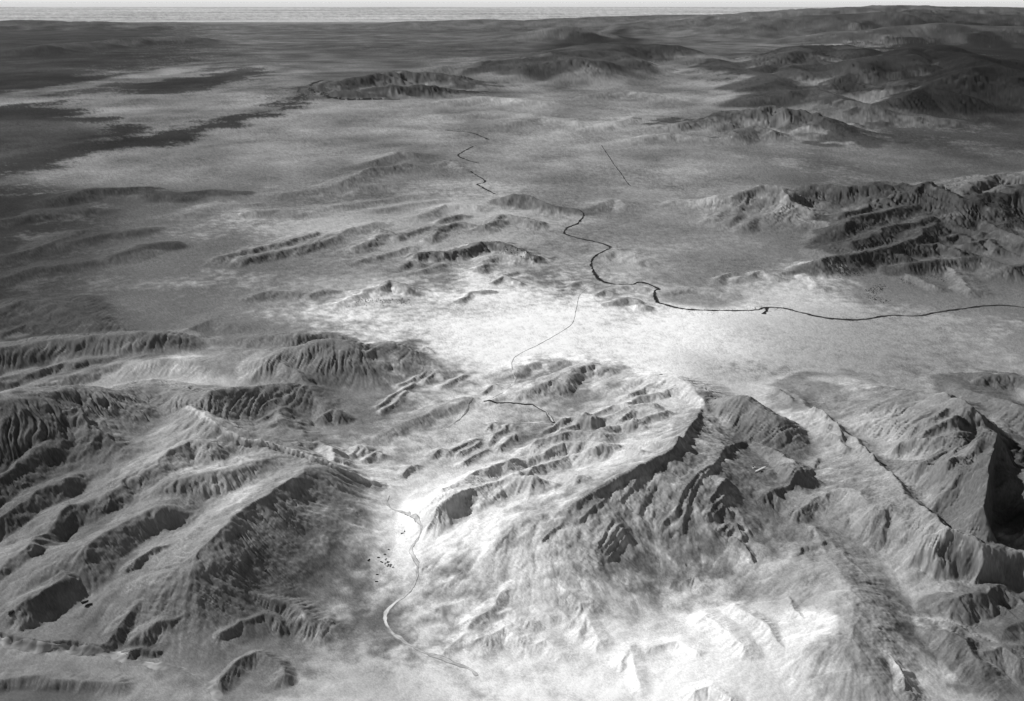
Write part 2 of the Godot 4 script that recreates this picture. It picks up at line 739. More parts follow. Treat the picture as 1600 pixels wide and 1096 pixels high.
func build_biplane(at: Vector3, heading: float) -> void:
	var silver := grey(0.5, 0.5)
	var shaded_fabric := grey(0.05, 0.6)  # shade put into the colour of fuselage, lower wing and rudder
	var dark := grey(0.05, 0.7)
	var cowl := grey(0.12, 0.4)
	var o := base("biplane", at, heading, "small biplane with pale upper wing flying over the dark knob hills", "aeroplane")
	var st := begin()
	var rings := []
	for q in [[-5.6, 0.06, 0.14, 0.25], [-4.6, 0.16, 0.30, 0.18], [-2.8, 0.30, 0.45, 0.10], [-0.9, 0.42, 0.58, 0.02], [0.6, 0.48, 0.62, 0.0], [2.2, 0.50, 0.60, 0.0], [3.2, 0.52, 0.56, 0.0]]:
		rings.append(ring(Vector3(0, q[3], q[0]), Vector3(q[1], 0, 0), Vector3(0, q[2], 0), 12))
	loft(st, rings)
	part("fuselage", st, shaded_fabric, o)
	st = begin()
	loft(st, [ring(Vector3(0, 0, 3.2), Vector3(0.60, 0, 0), Vector3(0, 0.60, 0), 14), ring(Vector3(0, 0, 3.9), Vector3(0.55, 0, 0), Vector3(0, 0.55, 0), 14), ring(Vector3(0, 0, 4.15), Vector3(0.25, 0, 0), Vector3(0, 0.25, 0), 14)])
	var en := part("engine", st, cowl, o)
	st = begin()
	for s in [-1, 1]:
		loft(st, [ring(Vector3(0, 0, 4.25), Vector3(0.10, 0.02, 0), Vector3(0, 0, 0.05), 6), ring(Vector3(0.12 * s, 0.75 * s, 4.25), Vector3(0.12, -0.02, 0), Vector3(0, 0, 0.035), 6), ring(Vector3(0.22 * s, 1.45 * s, 4.25), Vector3(0.05, 0, 0), Vector3(0, 0, 0.02), 6)])
	part("propeller", st, dark, en)
	st = begin()
	wing(st, -7.0, 7.0, 1.75, 1.75, 1.55, 1.75, 0.20)
	part("upper_wing", st, silver, o)
	st = begin()
	wing(st, -6.6, 6.6, -0.42, -0.42, 1.0, 1.6, 0.18)
	part("lower_wing", st, shaded_fabric, o)
	for s in [-1, 1]:
		for x in [2.6, 5.4]:
			for dz in [-0.45, 0.45]:
				st = begin()
				tube(st, Vector3(x * s, -0.35, 1.0 + dz), Vector3(x * s, 1.7, 1.55 + dz), 0.05, 0.05)
				part("strut", st, dark, o)
		for dz in [-0.4, 0.5]:
			st = begin()
			tube(st, Vector3(0.4 * s, 0.5, 1.5 + dz), Vector3(0.75 * s, 1.7, 1.55 + dz), 0.04, 0.04)
			part("strut", st, dark, o)
	st = begin()
	wing(st, -2.0, 2.0, 0.30, 0.30, -5.0, 1.25, 0.10)
	part("tailplane", st, silver, o)
	st = begin()
	var fr := []
	for q in [[0.25, -5.9, -4.5], [0.9, -6.0, -4.7], [1.45, -5.95, -5.1], [1.65, -5.7, -5.4]]:
		fr.append([Vector3(0, q[0], q[1]), Vector3(0.06, q[0], (q[1] + q[2]) * 0.5), Vector3(0, q[0], q[2]), Vector3(-0.06, q[0], (q[1] + q[2]) * 0.5)])
	loft(st, fr)
	part("rudder", st, shaded_fabric, o)
	st = begin()
	loft(st, [ring(Vector3(0, 0.56, 0.1), Vector3(0.3, 0, 0), Vector3(0, 0, 0.38), 10), ring(Vector3(0, 0.66, 0.1), Vector3(0.26, 0, 0), Vector3(0, 0, 0.34), 10)])
	part("cockpit", st, dark, o)
	for s in [-1, 1]:
		st = begin()
		tube(st, Vector3(0.35 * s, -0.5, 2.2), Vector3(0.95 * s, -1.45, 2.0), 0.05, 0.05)
		tube(st, Vector3(0.35 * s, -0.5, 1.3), Vector3(0.95 * s, -1.45, 2.0), 0.05, 0.05)
		var leg := part("undercarriage_leg", st, dark, o)
		st = begin()
		tube(st, Vector3(0.93 * s, -1.45, 2.0), Vector3(1.12 * s, -1.45, 2.0), 0.42, 0.42, 14)
		part("wheel", st, dark, leg)
	st = begin()
	tube(st, Vector3(-0.95, -1.45, 2.0), Vector3(0.95, -1.45, 2.0), 0.04, 0.04)
	part("axle", st, dark, o)
	st = begin()
	tube(st, Vector3(0, 0.1, -5.2), Vector3(0, -0.45, -5.7), 0.04, 0.03)
	part("tail_skid", st, dark, o)

func build_tent(at: Vector3, turn: float, length: float, width: float, high: float, label: String, cloth: Material, wood: Material) -> void:
	var o := base("tent", at, turn, label, "tent", "dark tents of the little camp beside the valley track")
	var st := begin()
	var rings := []
	for k in 7:
		var f := float(k) / 6.0
		var x := lerpf(-length * 0.5, length * 0.5, f)
		var sag := 1.0 - 0.18 * sin(f * PI * 2.0) * sin(f * PI * 2.0)
		var end := 0.55 if k == 0 or k == 6 else 1.0
		var h := high * sag * end
		rings.append([Vector3(x, -0.4, -width * 0.5), Vector3(x, h * 0.45, -width * 0.33), Vector3(x, h, 0), Vector3(x, h * 0.45, width * 0.33), Vector3(x, -0.4, width * 0.5)])
	loft(st, rings)
	part("cloth", st, cloth, o)
	for s in [-0.33, 0.0, 0.33]:
		st = begin()
		tube(st, Vector3(s * length, -0.3, 0), Vector3(s * length, high * 1.12, 0), 0.06, 0.05)
		part("pole", st, wood, o)

func leaf_cloud(st: SurfaceTool, rng: RandomNumberGenerator, c: Vector3, r: Vector3, count: int, size: float) -> void:
	for k in count:
		var d := Vector3(rng.randf_range(-1, 1), rng.randf_range(-1, 1), rng.randf_range(-1, 1))
		if d.length() > 1.0:
			d = d.normalized() * rng.randf_range(0.5, 1.0)
		var p := c + d * r
		var n := Vector3(rng.randf_range(-1, 1), rng.randf_range(-1, 1), rng.randf_range(-1, 1)).normalized()
		var u := n.cross(Vector3(0.3, 1, 0.2)).normalized() * size * rng.randf_range(0.6, 1.3)
		var v := n.cross(u).normalized() * size * rng.randf_range(0.5, 1.0)
		for q in [p - u, p + v, p + u, p - u, p + u, p - v]:
			st.add_vertex(q)

func build_tree(at: Vector3, high: float, sd: int, label: String, bark: Material, leaf: Material) -> void:
	var rng := RandomNumberGenerator.new()
	rng.seed = sd
	var o := base("tree", at, rng.randf() * TAU, label, "tree", "trees of the dark clump in the white valley")
	var st := begin()
	tube(st, Vector3(0, -0.5, 0), Vector3(0.1, high * 0.55, 0.05), 0.22, 0.12)
	var tips := []
	for k in 5:
		var a := TAU * k / 5.0 + rng.randf()
		var e := Vector3(cos(a) * high * 0.32, high * rng.randf_range(0.55, 0.85), sin(a) * high * 0.32)
		tube(st, Vector3(0.05, high * rng.randf_range(0.3, 0.5), 0), e, 0.09, 0.03, 5)
		tips.append(e)
	part("trunk", st, bark, o)
	st = begin()
	leaf_cloud(st, rng, Vector3(0, high * 0.8, 0), Vector3(high * 0.3, high * 0.24, high * 0.3), 90, 0.28)
	for e in tips:
		leaf_cloud(st, rng, e, Vector3(1, 0.75, 1) * high * 0.22, 60, 0.26)
	part("crown", st, leaf, o)

func build_lump(called: String, at: Vector3, turn: float, size: Vector3, sd: int, label: String, category: String, m: Material) -> void:
	var st := begin()
	var rings := []
	for k in 8:
		var f := float(k) / 7.0
		var a := (f - 0.5) * PI
		var r := []
		for i in 18:
			var b := TAU * i / 18
			var d := Vector3(cos(a) * cos(b), sin(a), cos(a) * sin(b))
			var n := 1.0 + 0.45 * n_g.get_noise_3d(d.x * 2.0 + sd, d.y * 2.5, d.z * 2.0) + 0.25 * n_g.get_noise_3d(d.x * 5.0, d.y * 6.0 + sd, d.z * 5.0)
			var p := d * n
			p.y = clampf(p.y, -0.8, 0.72 + 0.1 * n)
			r.append(p * size)
		rings.append(r)
	loft(st, rings)
	st.index()
	st.generate_normals()
	var o := MeshInstance3D.new()
	o.mesh = st.commit()
	o.material_override = m
	o.name = numbered(called)
	add_child(o)
	o.position = at
	o.rotation.y = turn
	tag(o, label, category)

# low bushes that nobody could count: one object for each patch
func build_scrub(label: String, spots: Array, sd: int, count: int, size: float, m: Material) -> void:
	var rng := RandomNumberGenerator.new()
	rng.seed = sd
	var st := begin()
	leaf_cloud(st, rng, Vector3(0, 0.45, 0), Vector3(0.55, 0.5, 0.55), 22, 0.3)
	tube(st, Vector3(0, -0.3, 0), Vector3(0, 0.5, 0), 0.08, 0.04, 4)
	st.generate_normals()
	var mm := MultiMesh.new()
	mm.transform_format = MultiMesh.TRANSFORM_3D
	mm.mesh = st.commit()
	mm.instance_count = count
	var n := spots.size() / 2
	for k in count:
		# a place along the line of the patch, with spread
		var f := rng.randf() * (n - 1)
		var a := mini(int(f), n - 2)
		var q := Vector2(spots[a * 2], spots[a * 2 + 1]).lerp(Vector2(spots[a * 2 + 2], spots[a * 2 + 3]), f - a)
		var spread := size * 2.0
		q += Vector2(rng.randfn(0, spread * 2.2), rng.randfn(0, spread * 4.0))
		var s := size * rng.randf_range(0.5, 1.3)
		mm.set_instance_transform(k, Transform3D(Basis(Vector3.UP, rng.randf() * TAU).scaled(Vector3(s, s * 0.8, s)), on_ground(q.x, q.y)))
	var o := MultiMeshInstance3D.new()
	o.multimesh = mm
	o.material_override = m
	o.name = numbered("shrubbery")
	add_child(o)
	tag(o, label, "scrub", "stuff")

func ways() -> void:
	var bed := [[-1.5, -0.8, 0.07], [-1.0, 1.4, 0.06], [-0.6, 0.6, 0.022], [0.0, 0.35, 0.018], [0.6, 0.6, 0.022], [1.0, 1.4, 0.06], [1.5, -0.8, 0.07]]
	var faint := [[-1.4, -0.6, 0.3], [-0.7, 0.6, 0.36], [0.0, 0.4, 0.28], [0.7, 0.6, 0.36], [1.4, -0.6, 0.3]]
	var track := [[-1.35, -0.5, 0.34], [-1.0, 0.45, 0.2], [-0.75, 0.4, 0.34], [-0.25, 0.35, 0.4], [0.0, 0.4, 0.33], [0.25, 0.35, 0.4], [0.75, 0.4, 0.34], [1.0, 0.45, 0.18], [1.35, -0.5, 0.34]]
	var pale := [[-1.35, -0.5, 0.17], [-0.9, 0.4, 0.25], [-0.3, 0.3, 0.19], [0.3, 0.35, 0.22], [0.9, 0.4, 0.25], [1.35, -0.5, 0.17]]
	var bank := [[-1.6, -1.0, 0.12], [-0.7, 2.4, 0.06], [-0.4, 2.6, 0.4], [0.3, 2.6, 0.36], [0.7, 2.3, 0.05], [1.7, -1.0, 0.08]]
	ribbon("river", "dark winding watercourse that crosses the plain from the bends to the right edge", "watercourse", [267, -4990, 312, -4906, 332, -4848, 357, -4744, 339, -4660, 313, -4558, 283, -4516, 256, -4461, 242, -4354, 279, -4289, 322, -4239, 359, -4202, 410, -4130, 425, -4083, 403, -3998, 354, -3904, 332, -3863, 322, -3800, 321, -3721, 325, -3644, 342, -3552, 377, -3507, 415, -3498, 453, -3498, 486, -3525, 512, -3507, 526, -3481, 542, -3426, 526, -3398, 518, -3372, 518, -3323, 517, -3268, 553, -3222, 591, -3185, 664, -3170, 751, -3163, 849, -3170, 879, -3200, 937, -3192, 1005, -3120, 1059, -3077, 1119, -3064, 1185, -3070, 1282, -3113, 1366, -3105, 1476, -3156, 1635, -3215, 1718, -3230, 1783, -3207, 1985, -3170], 9, bed, 9, 1)
	ribbon("river", "short dark branch of the watercourse pointing toward the viewer right of centre", "watercourse", [883, -3192, 872, -3156, 857, -3120], 9, bed, 6, 2)
	ribbon("river", "thin dark double bend of the watercourse behind the crest hill", "watercourse", [-96, -5332, -138, -5448, -174, -5549, -202, -5632, -166, -5675, -164, -5762, -203, -5897, -262, -6092], 9, bed, 10, 3)
	ribbon("river", "thin dark zigzag stretch of the watercourse far out on the plain", "watercourse", [-220, -6420, -238, -6447, -303, -6558, -374, -6761, -354, -6913, -290, -7238], 11, bed, 14, 4)
	ribbon("river", "thin dark far stretch of the watercourse above the zigzag", "watercourse", [-184, -7593, -244, -7783, -323, -7983, -421, -8065, -487, -8107, -550, -8192], 14, bed, 20, 5)
	ribbon("river", "black meander round the left end of the far flat ridge", "watercourse", [-2562, -13591, -2603, -13256, -2580, -12834, -2359, -11647, -2318, -11546, -2231, -11512, -2187, -11512, -2178, -11378, -2012, -10833, -1917, -10768, -1838, -10705, -1660, -10712, -1388, -10748, -1216, -10764], 55, bed, 40, 6)
	ribbon("path", "straight dark track on the grey plain beyond the crest hill", "track", [668, -7272, 670, -6791, 672, -6367, 680, -6038, 681, -5762, 688, -5590], 4, bed, 12, 7)
	ribbon("path", "thin grey track angling across the white plain to the watercourse", "track", [312, -3479, 281, -3455, 247, -3363, 221, -3178, 196, -3016, 143, -2912, 79, -2808, 29, -2739, 4, -2689, 0, -2586, 9, -2531], 2.4, faint, 9, 8)
	ribbon("path", "thin grey track through the outcrops above the dark embankment", "track", [11, -2537, 0, -2470, -26, -2416, -51, -2378, -73, -2355], 5, faint, 7, 9)
	ribbon("embankment_road", "dark curved embankment on the white valley floor left of the fluted slope", "embankment", [-75, -2359, -42, -2354, -8, -2350, 25, -2342, 54, -2336, 80, -2307, 95, -2270, 105, -2229], 6, bank, 5, 10)
	ribbon("path", "faint straight track leading left from the end of the embankment", "track", [100, -2222, 65, -2230, 24, -2233], 4, faint, 5, 11)
	ribbon("path", "pale curved track left of the dark embankment", "track", [-106, -2373, -114, -2331, -116, -2301, -128, -2265, -149, -2226, -168, -2202], 5, pale, 5, 12)
	ribbon("path", "twin rutted pale track winding down the white valley to the bottom edge", "track", [-264, -1824, -260, -1789, -250, -1770, -230, -1756, -208, -1725, -191, -1688, -179, -1661, -178, -1642, -185, -1624, -192, -1604, -187, -1576, -177, -1551, -173, -1526, -176, -1501, -189, -1472, -206, -1451, -219, -1430, -220, -1407, -212, -1386, -194, -1361, -170, -1337, -142, -1317, -114, -1300, -87, -1286, -66, -1271, -56, -1257], 5.5, track, 4, 13)
	ribbon("path", "pale road along the foot of the dark bank in the lower left corner", "road", [-903, -1327, -835, -1316, -805, -1309, -777, -1304, -746, -1304, -715, -1302, -683, -1299, -656, -1296, -628, -1291, -604, -1281, -572, -1275, -535, -1271, -508, -1265, -484, -1247, -459, -1218, -437, -1192], 10, pale, 4, 14)

func things() -> void:
	build_biplane(Vector3(197.3, 648.7, -691.1), 0.698)
	var cloth := grey(0.03)
	var wood := grey(0.1)
	var leaf := grey(0.05)
	var rock := grey(0.05)
	build_tent(on_ground(-270.7, -1577.4), 1.1, 6.4, 3.2, 2.08, "lone black tent, leftmost of the camp beside the valley track", cloth, wood)
	build_tent(on_ground(-253.6, -1585.2), 0.1, 4.8, 2.8, 1.76, "dark tent just left of the tree clump", cloth, wood)
	build_tent(on_ground(-242.9, -1596.5), 0.05, 4.4, 2.8, 1.68, "small dark tent directly above the tree clump", cloth, wood)
	build_tent(on_ground(-237.4, -1612.2), -0.4, 4, 2.4, 1.6, "topmost small dark tent above the tree clump", cloth, wood)
	build_tent(on_ground(-245.9, -1571.8), -0.5, 5.2, 3.2, 1.92, "dark tent touching the left side of the tree clump", cloth, wood)
	build_tent(on_ground(-249.8, -1536.1), 0, 4.8, 2.8, 1.68, "dark tent below and left of the tree clump", cloth, wood)
	build_tent(on_ground(-248.2, -1515.3), 0, 5.6, 3.2, 1.76, "lowest dark tent, standing alone under the camp", cloth, wood)
	build_tent(on_ground(-215.6, -1662.9), 0.1, 7.2, 2.8, 1.76, "long dark tent near the track above the camp", cloth, wood)
	build_tent(on_ground(-212.3, -1668.7), 1.4, 4, 2.4, 2.08, "short dark tent behind the long one near the track", cloth, wood)
	build_tree(on_ground(-237.7, -1574.3), 5.5, 50, "dark tree at the top of the clump in the white valley", wood, leaf)
	build_tree(on_ground(-233.0, -1565.0), 6.5, 51, "tallest dark tree in the middle of the clump in the white valley", wood, leaf)
	build_tree(on_ground(-237.5, -1562.2), 5.5, 52, "dark tree at the left of the clump in the white valley", wood, leaf)
	build_tree(on_ground(-225.8, -1555.4), 5.5, 53, "dark tree standing right of the clump in the white valley", wood, leaf)
	build_tree(on_ground(-231.0, -1558.6), 4.5, 54, "low dark tree at the bottom of the clump in the white valley", wood, leaf)
	build_lump("rock_ledge", on_ground(-732.2, -1407.4), 0.5, Vector3(6, 3, 2.2), 1, "black upper slab of the pair of rock ledges in the left foreground", "rock", rock)
	build_lump("rock_ledge", on_ground(-722.5, -1399.5), 0.65, Vector3(6, 3, 2.6), 4, "black lower slab of the pair of rock ledges in the left foreground", "rock", rock)
	build_lump("spoil_mound", on_ground(105.7, -2205.6), 0.1, Vector3(6, 2.2, 2.5), 7, "small dark mound at the right end of the curved embankment", "mound", rock)
	build_lump("boulder", on_ground(-834.9, -1362.1), 0.3, Vector3(5, 4, 4), 10, "dark boulder near the left edge above the valley road", "boulder", rock)
	build_lump("boulder", on_ground(-442.4, -1489.0), 0.4, Vector3(3, 2.5, 3), 13, "small dark boulder below the twin peaks in the left foreground", "boulder", rock)
	build_scrub("speckle of dark scrub on the slope left of the white plain", [-547, -3256, -502, -3291, -454, -3276, -405, -3284, -371, -3260], 90, 150, 2.6, leaf)
	build_scrub("speckle of dark scrub below the dark crest in the middle plain", [-54, -3976, 0, -3938, 40, -3888, 79, -3844], 91, 120, 2.8, leaf)
	build_scrub("dense dark scrub patch at the foot of the ribbed hills", [1266, -3639, 1297, -3636, 1349, -3672], 92, 120, 2.8, leaf)
	build_scrub("dark scrub patch on the plain below the ribbed hills", [1307, -3388, 1345, -3430, 1389, -3472], 93, 110, 2.5, leaf)
	build_scrub("lower dark scrub patch nearest the watercourse", [1293, -3323, 1315, -3299, 1329, -3268], 94, 70, 2.3, leaf)
	build_scrub("scattered scrub on the grey slope under the ribbed hills", [1506, -3559, 1507, -3498, 1648, -3624, 1656, -3538], 95, 110, 2.5, leaf)
	build_scrub("dark scrub lining the straight middle stretch of the watercourse", [576, -3185, 682, -3163, 794, -3170, 866, -3192, 969, -3163], 96, 120, 1.8, leaf)
	build_scrub("dark scrub lining the bends of the watercourse", [326, -3811, 329, -3634, 375, -3507, 497, -3516, 539, -3426, 518, -3291], 97, 70, 1.6, leaf)
	build_scrub("dark scrub lining the right end of the watercourse", [1074, -3077, 1203, -3077, 1367, -3113, 1551, -3185, 1746, -3222], 98, 110, 1.8, leaf)
	build_scrub("loose scrub on the near side of the watercourse", [493, -3230, 632, -3127, 758, -3105], 99, 60, 1.4, leaf)


# ---- tables: where the hills stand (metres) -----------------------------
const GROUPS := [
	["desert_plain", "pale sandy desert plain crossed by the dark winding watercourse", "plain"],
	["gullied_hills", "gullied dark hill block filling the left foreground below the pale crest", "hill"],
	["domed_hill", "domed hill with a dark near slope left of the white valley", "hill"],
	["long_hill", "dark long hill at the left edge behind the gullied hills", "hill"],
	["escarpment_hill", "tall escarpment right of centre with fluted pale back slope and shaded scarp face", "hill"],
	["low_dome_hill", "low dome with a grey shaded flank on the valley floor above the fluted slope", "hill"],
	["knob_hills", "dark knobbed hill block with bowl shaped rims right of the escarpment", "hill"],
	["ravine_hills", "dark hill mass with deep black ravines at the right edge", "hill"],
	["hummock_hills", "rounded hummocks in the lower right corner of the view", "hill"],
	["hummock_ground", "small pale hummocks along the bottom right of the valley track", "hill"],
	["outcrop_ground", "jagged little rock ridges on the white valley floor", "hill"],
	["ribbed_hills", "dark ribbed hill range at the right beyond the watercourse", "hill"],
	["cone_hill", "grey cone shaped hill at the left end of the ribbed range", "hill"],
	["lone_hill", "lone dark hill rising from the plain far right of centre", "hill"],
	["far_dark_hills", "cluster of black hills far away at the upper right", "hill"],
	["flat_ridge_hill", "long low dark ridge far away left of centre", "hill"],
	["crest_hill", "small hill with dark crest beside the far bends of the watercourse", "hill"],
	["low_hills", "low pale hills and dark crests in the middle of the plain", "hill"],
	["left_low_hills", "low dark swells at the left edge of the plain", "hill"],
	["meander_hill", "round low mound enclosed by a bend of the watercourse", "hill"],
	["horizon_hills", "dark uneven hills along the horizon", "hill"],
]

func land_tables() -> void:
	ridge(1, 0, 350, 700, 1, 0, 156.8, -1, 0.08, [-1519, -1979, 66.5, -1071, -1979, 66.5, -713, -1946, 66.5, -582, -1882, 66.5])
	ridge(1, 0, 300, 350, 1, 0, 78.4, -1, 0.08, [-1136, -1473, 42.8, -813, -1514, 42.8, -565, -1580, 42.8])
	ridge(4, 0, 300, 420, 1, 0, 94.1, -1, 0.08, [0, -1707, 39.6, 195, -1733, 39.6, 378, -1815, 39.6])
	ridge(6, 0, 320, 520, 1, 0, 116.5, -1, 0.08, [474, -1770, 63.8, 706, -1715, 63.8, 854, -1615, 63.8, 1131, -1568, 63.8])
	ridge(8, 0, 250, 400, 1, 0, 89.6, -1, 0.08, [478, -1348, 24.8, 691, -1348, 24.8, 956, -1348, 24.8])
	ridge(3, 1, 260, 150, 0.55, 0.15, 42, 0.13, 0.2, [-1699, -2610, 43.2, -1507, -2674, 54, -1366, -2737, 54, -1203, -2763, 51.3, -1104, -2769, 51.3, -1092, -2809, 27])
	ridge(3, 1, 120, 60, 0.55, 0.12, 35, 0.16, 0.2, [-1462, -2434, 24.5, -1344, -2556, 24.5, -1248, -2629, 24.5, -1125, -2698, 17.1])
	ridge(3, 1, 120, 50, 0.55, 0.105, 30.8, -1, 0.2, [-1302, -2462, 18.7, -1225, -2530, 18.7, -1152, -2597, 18.7, -1089, -2677, 18.7])
	ridge(1, 1, 260, 230, 0.55, 0.165, 36.4, 0.2, 0.2, [-1348, -1944, 94, -1149, -2000, 104.5, -1109, -2094, 104.5, -1042, -2175, 104.5, -1008, -2239, 99.3, -967, -2312, 73.1])
	ridge(1, 1, 110, 120, 0.55, 0.18, 28, -1, 0.2, [-1106, -2621, 17.3, -1026, -2633, 24.7, -948, -2623, 24.7, -846, -2587, 12.3])
	ridge(1, 1, 160, 200, 0.55, 0.135, 33.6, -1, 0.2, [-979, -2340, 58.5, -873, -2300, 66.9, -749, -2224, 83.6, -685, -2278, 75.2, -638, -2349, 58.5])
	ridge(1, 1, 70, 130, 0.1, 0.09, 25.2, -1, 0.2, [-1004, -2018, 76, -949, -1985, 53.2, -882, -1939, 19])
	ridge(1, 1, 90, 140, 0.55, 0.15, 28, 0.12, 0.2, [-1176, -1866, 42.8, -1114, -1943, 64.1, -1067, -1997, 71.2, -1037, -2070, 64.1])
	ridge(1, 1, 120, 110, 0.15, 0.12, 28, -1, 0.2, [-805, -2171, 58.9, -698, -2008, 53, -634, -1958, 41.2, -536, -1930, 32.4, -460, -1899, 26.5, -372, -1869, 23.6, -298, -1869, 8.8])
	ridge(1, 1, 80, 100, 0.55, 0.105, 25.2, -1, 0.2, [-661, -2367, 47.5, -606, -2289, 38, -555, -2157, 28.5, -503, -2089, 9.5])
	ridge(1, 1, 70, 110, 0.55, 0.12, 25.2, 0.14, 0.2, [-1077, -1723, 41.8, -1037, -1803, 41.8, -1025, -1895, 41.8, -1008, -1950, 41.8])
	ridge(1, 1, 90, 90, 0.55, 0.09, 20.2, -1, 0.2, [-754, -1771, 36.1, -738, -1841, 36.1, -710, -1904, 36.1, -654, -1903, 36.1])
	ridge(1, 1, 100, 70, 0.55, 0.12, 22.4, -1, 0.2, [-791, -1711, 32.3, -786, -1767, 32.3, -754, -1828, 32.3, -710, -1881, 32.3])
	ridge(1, 1, 130, 90, 0.55, 0.12, 25.2, -1, 0.2, [-728, -1710, 22.8, -676, -1734, 38, -616, -1771, 38, -538, -1826, 30.4, -479, -1885, 15.2])
	ridge(1, 1, 170, 90, 0.55, 0.09, 25.2, 0.17, 0.2, [-807, -1481, 21.8, -750, -1516, 39.3, -716, -1579, 43.7, -683, -1623, 43.7, -653, -1695, 21.8])
	ridge(1, 1, 190, 210, 0.2, 0.09, 28, 0.2, 0.2, [-564, -1437, 31.3, -541, -1477, 56.4, -520, -1524, 62.7, -489, -1609, 62.7, -458, -1669, 62.7, -436, -1774, 43.9])
	ridge(1, 1, 60, 45, 0.55, 0.12, 16.8, -1, 0.2, [-572, -1613, 28.5, -540, -1654, 28.5, -508, -1699, 28.5, -482, -1755, 28.5])
	ridge(1, 1, 60, 50, 0.55, 0.09, 13.4, -1, 0.2, [-670, -1496, 24.7, -660, -1523, 24.7, -631, -1540, 24.7, -585, -1573, 24.7])
	ridge(1, 1, 50, 45, 0.55, 0.09, 11.2, -1, 0.2, [-571, -1489, 22.8, -542, -1526, 22.8, -533, -1556, 22.8])
	ridge(1, 1, 90, 50, 0.55, 0.09, 22.4, -1, 0.2, [-907, -1487, 17.1, -880, -1530, 28.5, -887, -1605, 28.5, -874, -1662, 28.5, -827, -1700, 22.8, -781, -1747, 14.2])
	ridge(1, 1, 80, 50, 0.55, 0.09, 22.4, 0.15, 0.2, [-1019, -1624, 24.7, -980, -1673, 24.7, -964, -1736, 24.7, -924, -1781, 24.7])
	ridge(1, 1, 55, 50, 0.55, 0.09, 12.3, 0.13, 0.2, [-821, -1372, 28.5, -807, -1402, 28.5, -789, -1429, 28.5, -778, -1441, 28.5])
	ridge(1, 1, 26, 24, 0.55, 0.12, 11.2, 0.14, 0.2, [-471, -1473, 20.9, -461, -1501, 20.9, -454, -1539, 20.9])
	ridge(1, 1, 24, 22, 0.55, 0.12, 11.2, -1, 0.2, [-516, -1411, 17.1, -497, -1443, 17.1, -485, -1469, 17.1])
	ridge(1, 1, 60, 40, 0.55, 0.18, 16.8, -1, 0.2, [-485, -1442, 22.8, -446, -1428, 22.8, -418, -1423, 22.8, -386, -1415, 22.8, -359, -1399, 22.8, -336, -1373, 22.8])
	ridge(1, 1, 40, 26, 0.55, 0.15, 14, -1, 0.2, [-482, -1343, 14.2, -453, -1375, 14.2, -425, -1393, 14.2, -390, -1381, 14.2])
	ridge(1, 1, 40, 40, 0.55, 0.12, 16.8, -1, 0.2, [-651, -1332, 17.1, -640, -1375, 17.1, -638, -1400, 17.1, -615, -1386, 17.1])
	ridge(1, 1, 50, 40, 0.55, 0.12, 16.8, -1, 0.2, [-604, -1332, 19, -587, -1361, 19, -539, -1378, 19, -504, -1365, 19])
	ridge(1, 1, 22, 30, 0.55, 0.12, 14, 0.17, 0.2, [-453, -1237, 13.3, -439, -1279, 13.3, -415, -1305, 13.3, -376, -1280, 13.3, -356, -1249, 13.3])
	ridge(1, 1, 60, 14, 0.55, 0.09, 14, 0.14, 0.2, [-874, -1335, 9.5, -816, -1323, 9.5, -770, -1314, 9.5, -718, -1312, 9.5, -660, -1311, 9.5])
	ridge(1, 1, 30, 14, 0.55, 0.06, 6.7, 0.12, 0.2, [-615, -1295, 10.4, -603, -1304, 10.4, -579, -1299, 10.4])
	ridge(1, 1, 40, 22, 0.55, 0.06, 9, 0.17, 0.2, [-811, -1226, 9.5, -756, -1237, 9.5, -676, -1233, 9.5, -613, -1226, 9.5])
	ridge(2, 1, 190, 230, 0.75, 0.12, 36.4, 0.18, 0.2, [-762, -2657, 16.2, -671, -2644, 56.5, -576, -2643, 80.8, -461, -2643, 76.7, -406, -2678, 48.4])
	ridge(2, 1, 90, 100, 0.55, 0.15, 28, -1, 0.2, [-901, -2861, 4.7, -799, -2844, 23.5, -655, -2829, 39.1, -562, -2862, 23.5])
	ridge(2, 1, 80, 80, 0.55, 0.12, 19.6, -1, 0.2, [-412, -2719, 34, -361, -2692, 27.2, -304, -2682, 17, -274, -2671, 6.8])
	ridge(2, 1, 80, 90, 0.55, 0.12, 19.6, -1, 0.2, [-645, -2563, 39.1, -587, -2483, 33.2, -529, -2381, 23.5, -483, -2292, 9.8])
	ridge(2, 1, 40, 45, 0.55, 0.12, 14, -1, 0.2, [-594, -2528, 25.5, -569, -2568, 25.5, -553, -2599, 25.5])
	ridge(2, 1, 60, 60, 0.55, 0.15, 16.8, 0.13, 0.2, [-607, -2176, 28.9, -597, -2232, 28.9, -569, -2218, 28.9])
	ridge(2, 1, 40, 40, 0.55, 0.12, 14, 0.14, 0.2, [-477, -2235, 20.4, -457, -2276, 20.4, -431, -2247, 20.4])
	ridge(2, 1, 60, 40, 0.55, 0.18, 12.6, -1, 0.2, [-481, -1993, 18.7, -448, -2043, 18.7, -413, -1978, 18.7, -391, -1933, 18.7])
	ridge(10, 1, 26, 20, 0.1, 0.15, 9.8, 0.4, 0.2, [-262, -2530, 9.3, -237, -2611, 9.3, -211, -2560, 9.3])
	ridge(10, 1, 26, 20, 0.1, 0.15, 9.8, 0.4, 0.2, [-241, -2500, 9.3, -217, -2585, 9.3, -198, -2530, 9.3])
	ridge(10, 1, 26, 20, 0.1, 0.15, 9.8, 0.4, 0.2, [-352, -2327, 9.3, -326, -2389, 9.3, -275, -2481, 9.3])
	ridge(10, 1, 26, 20, 0.1, 0.15, 9.8, 0.4, 0.2, [-338, -2294, 9.3, -308, -2353, 9.3, -287, -2425, 9.3])
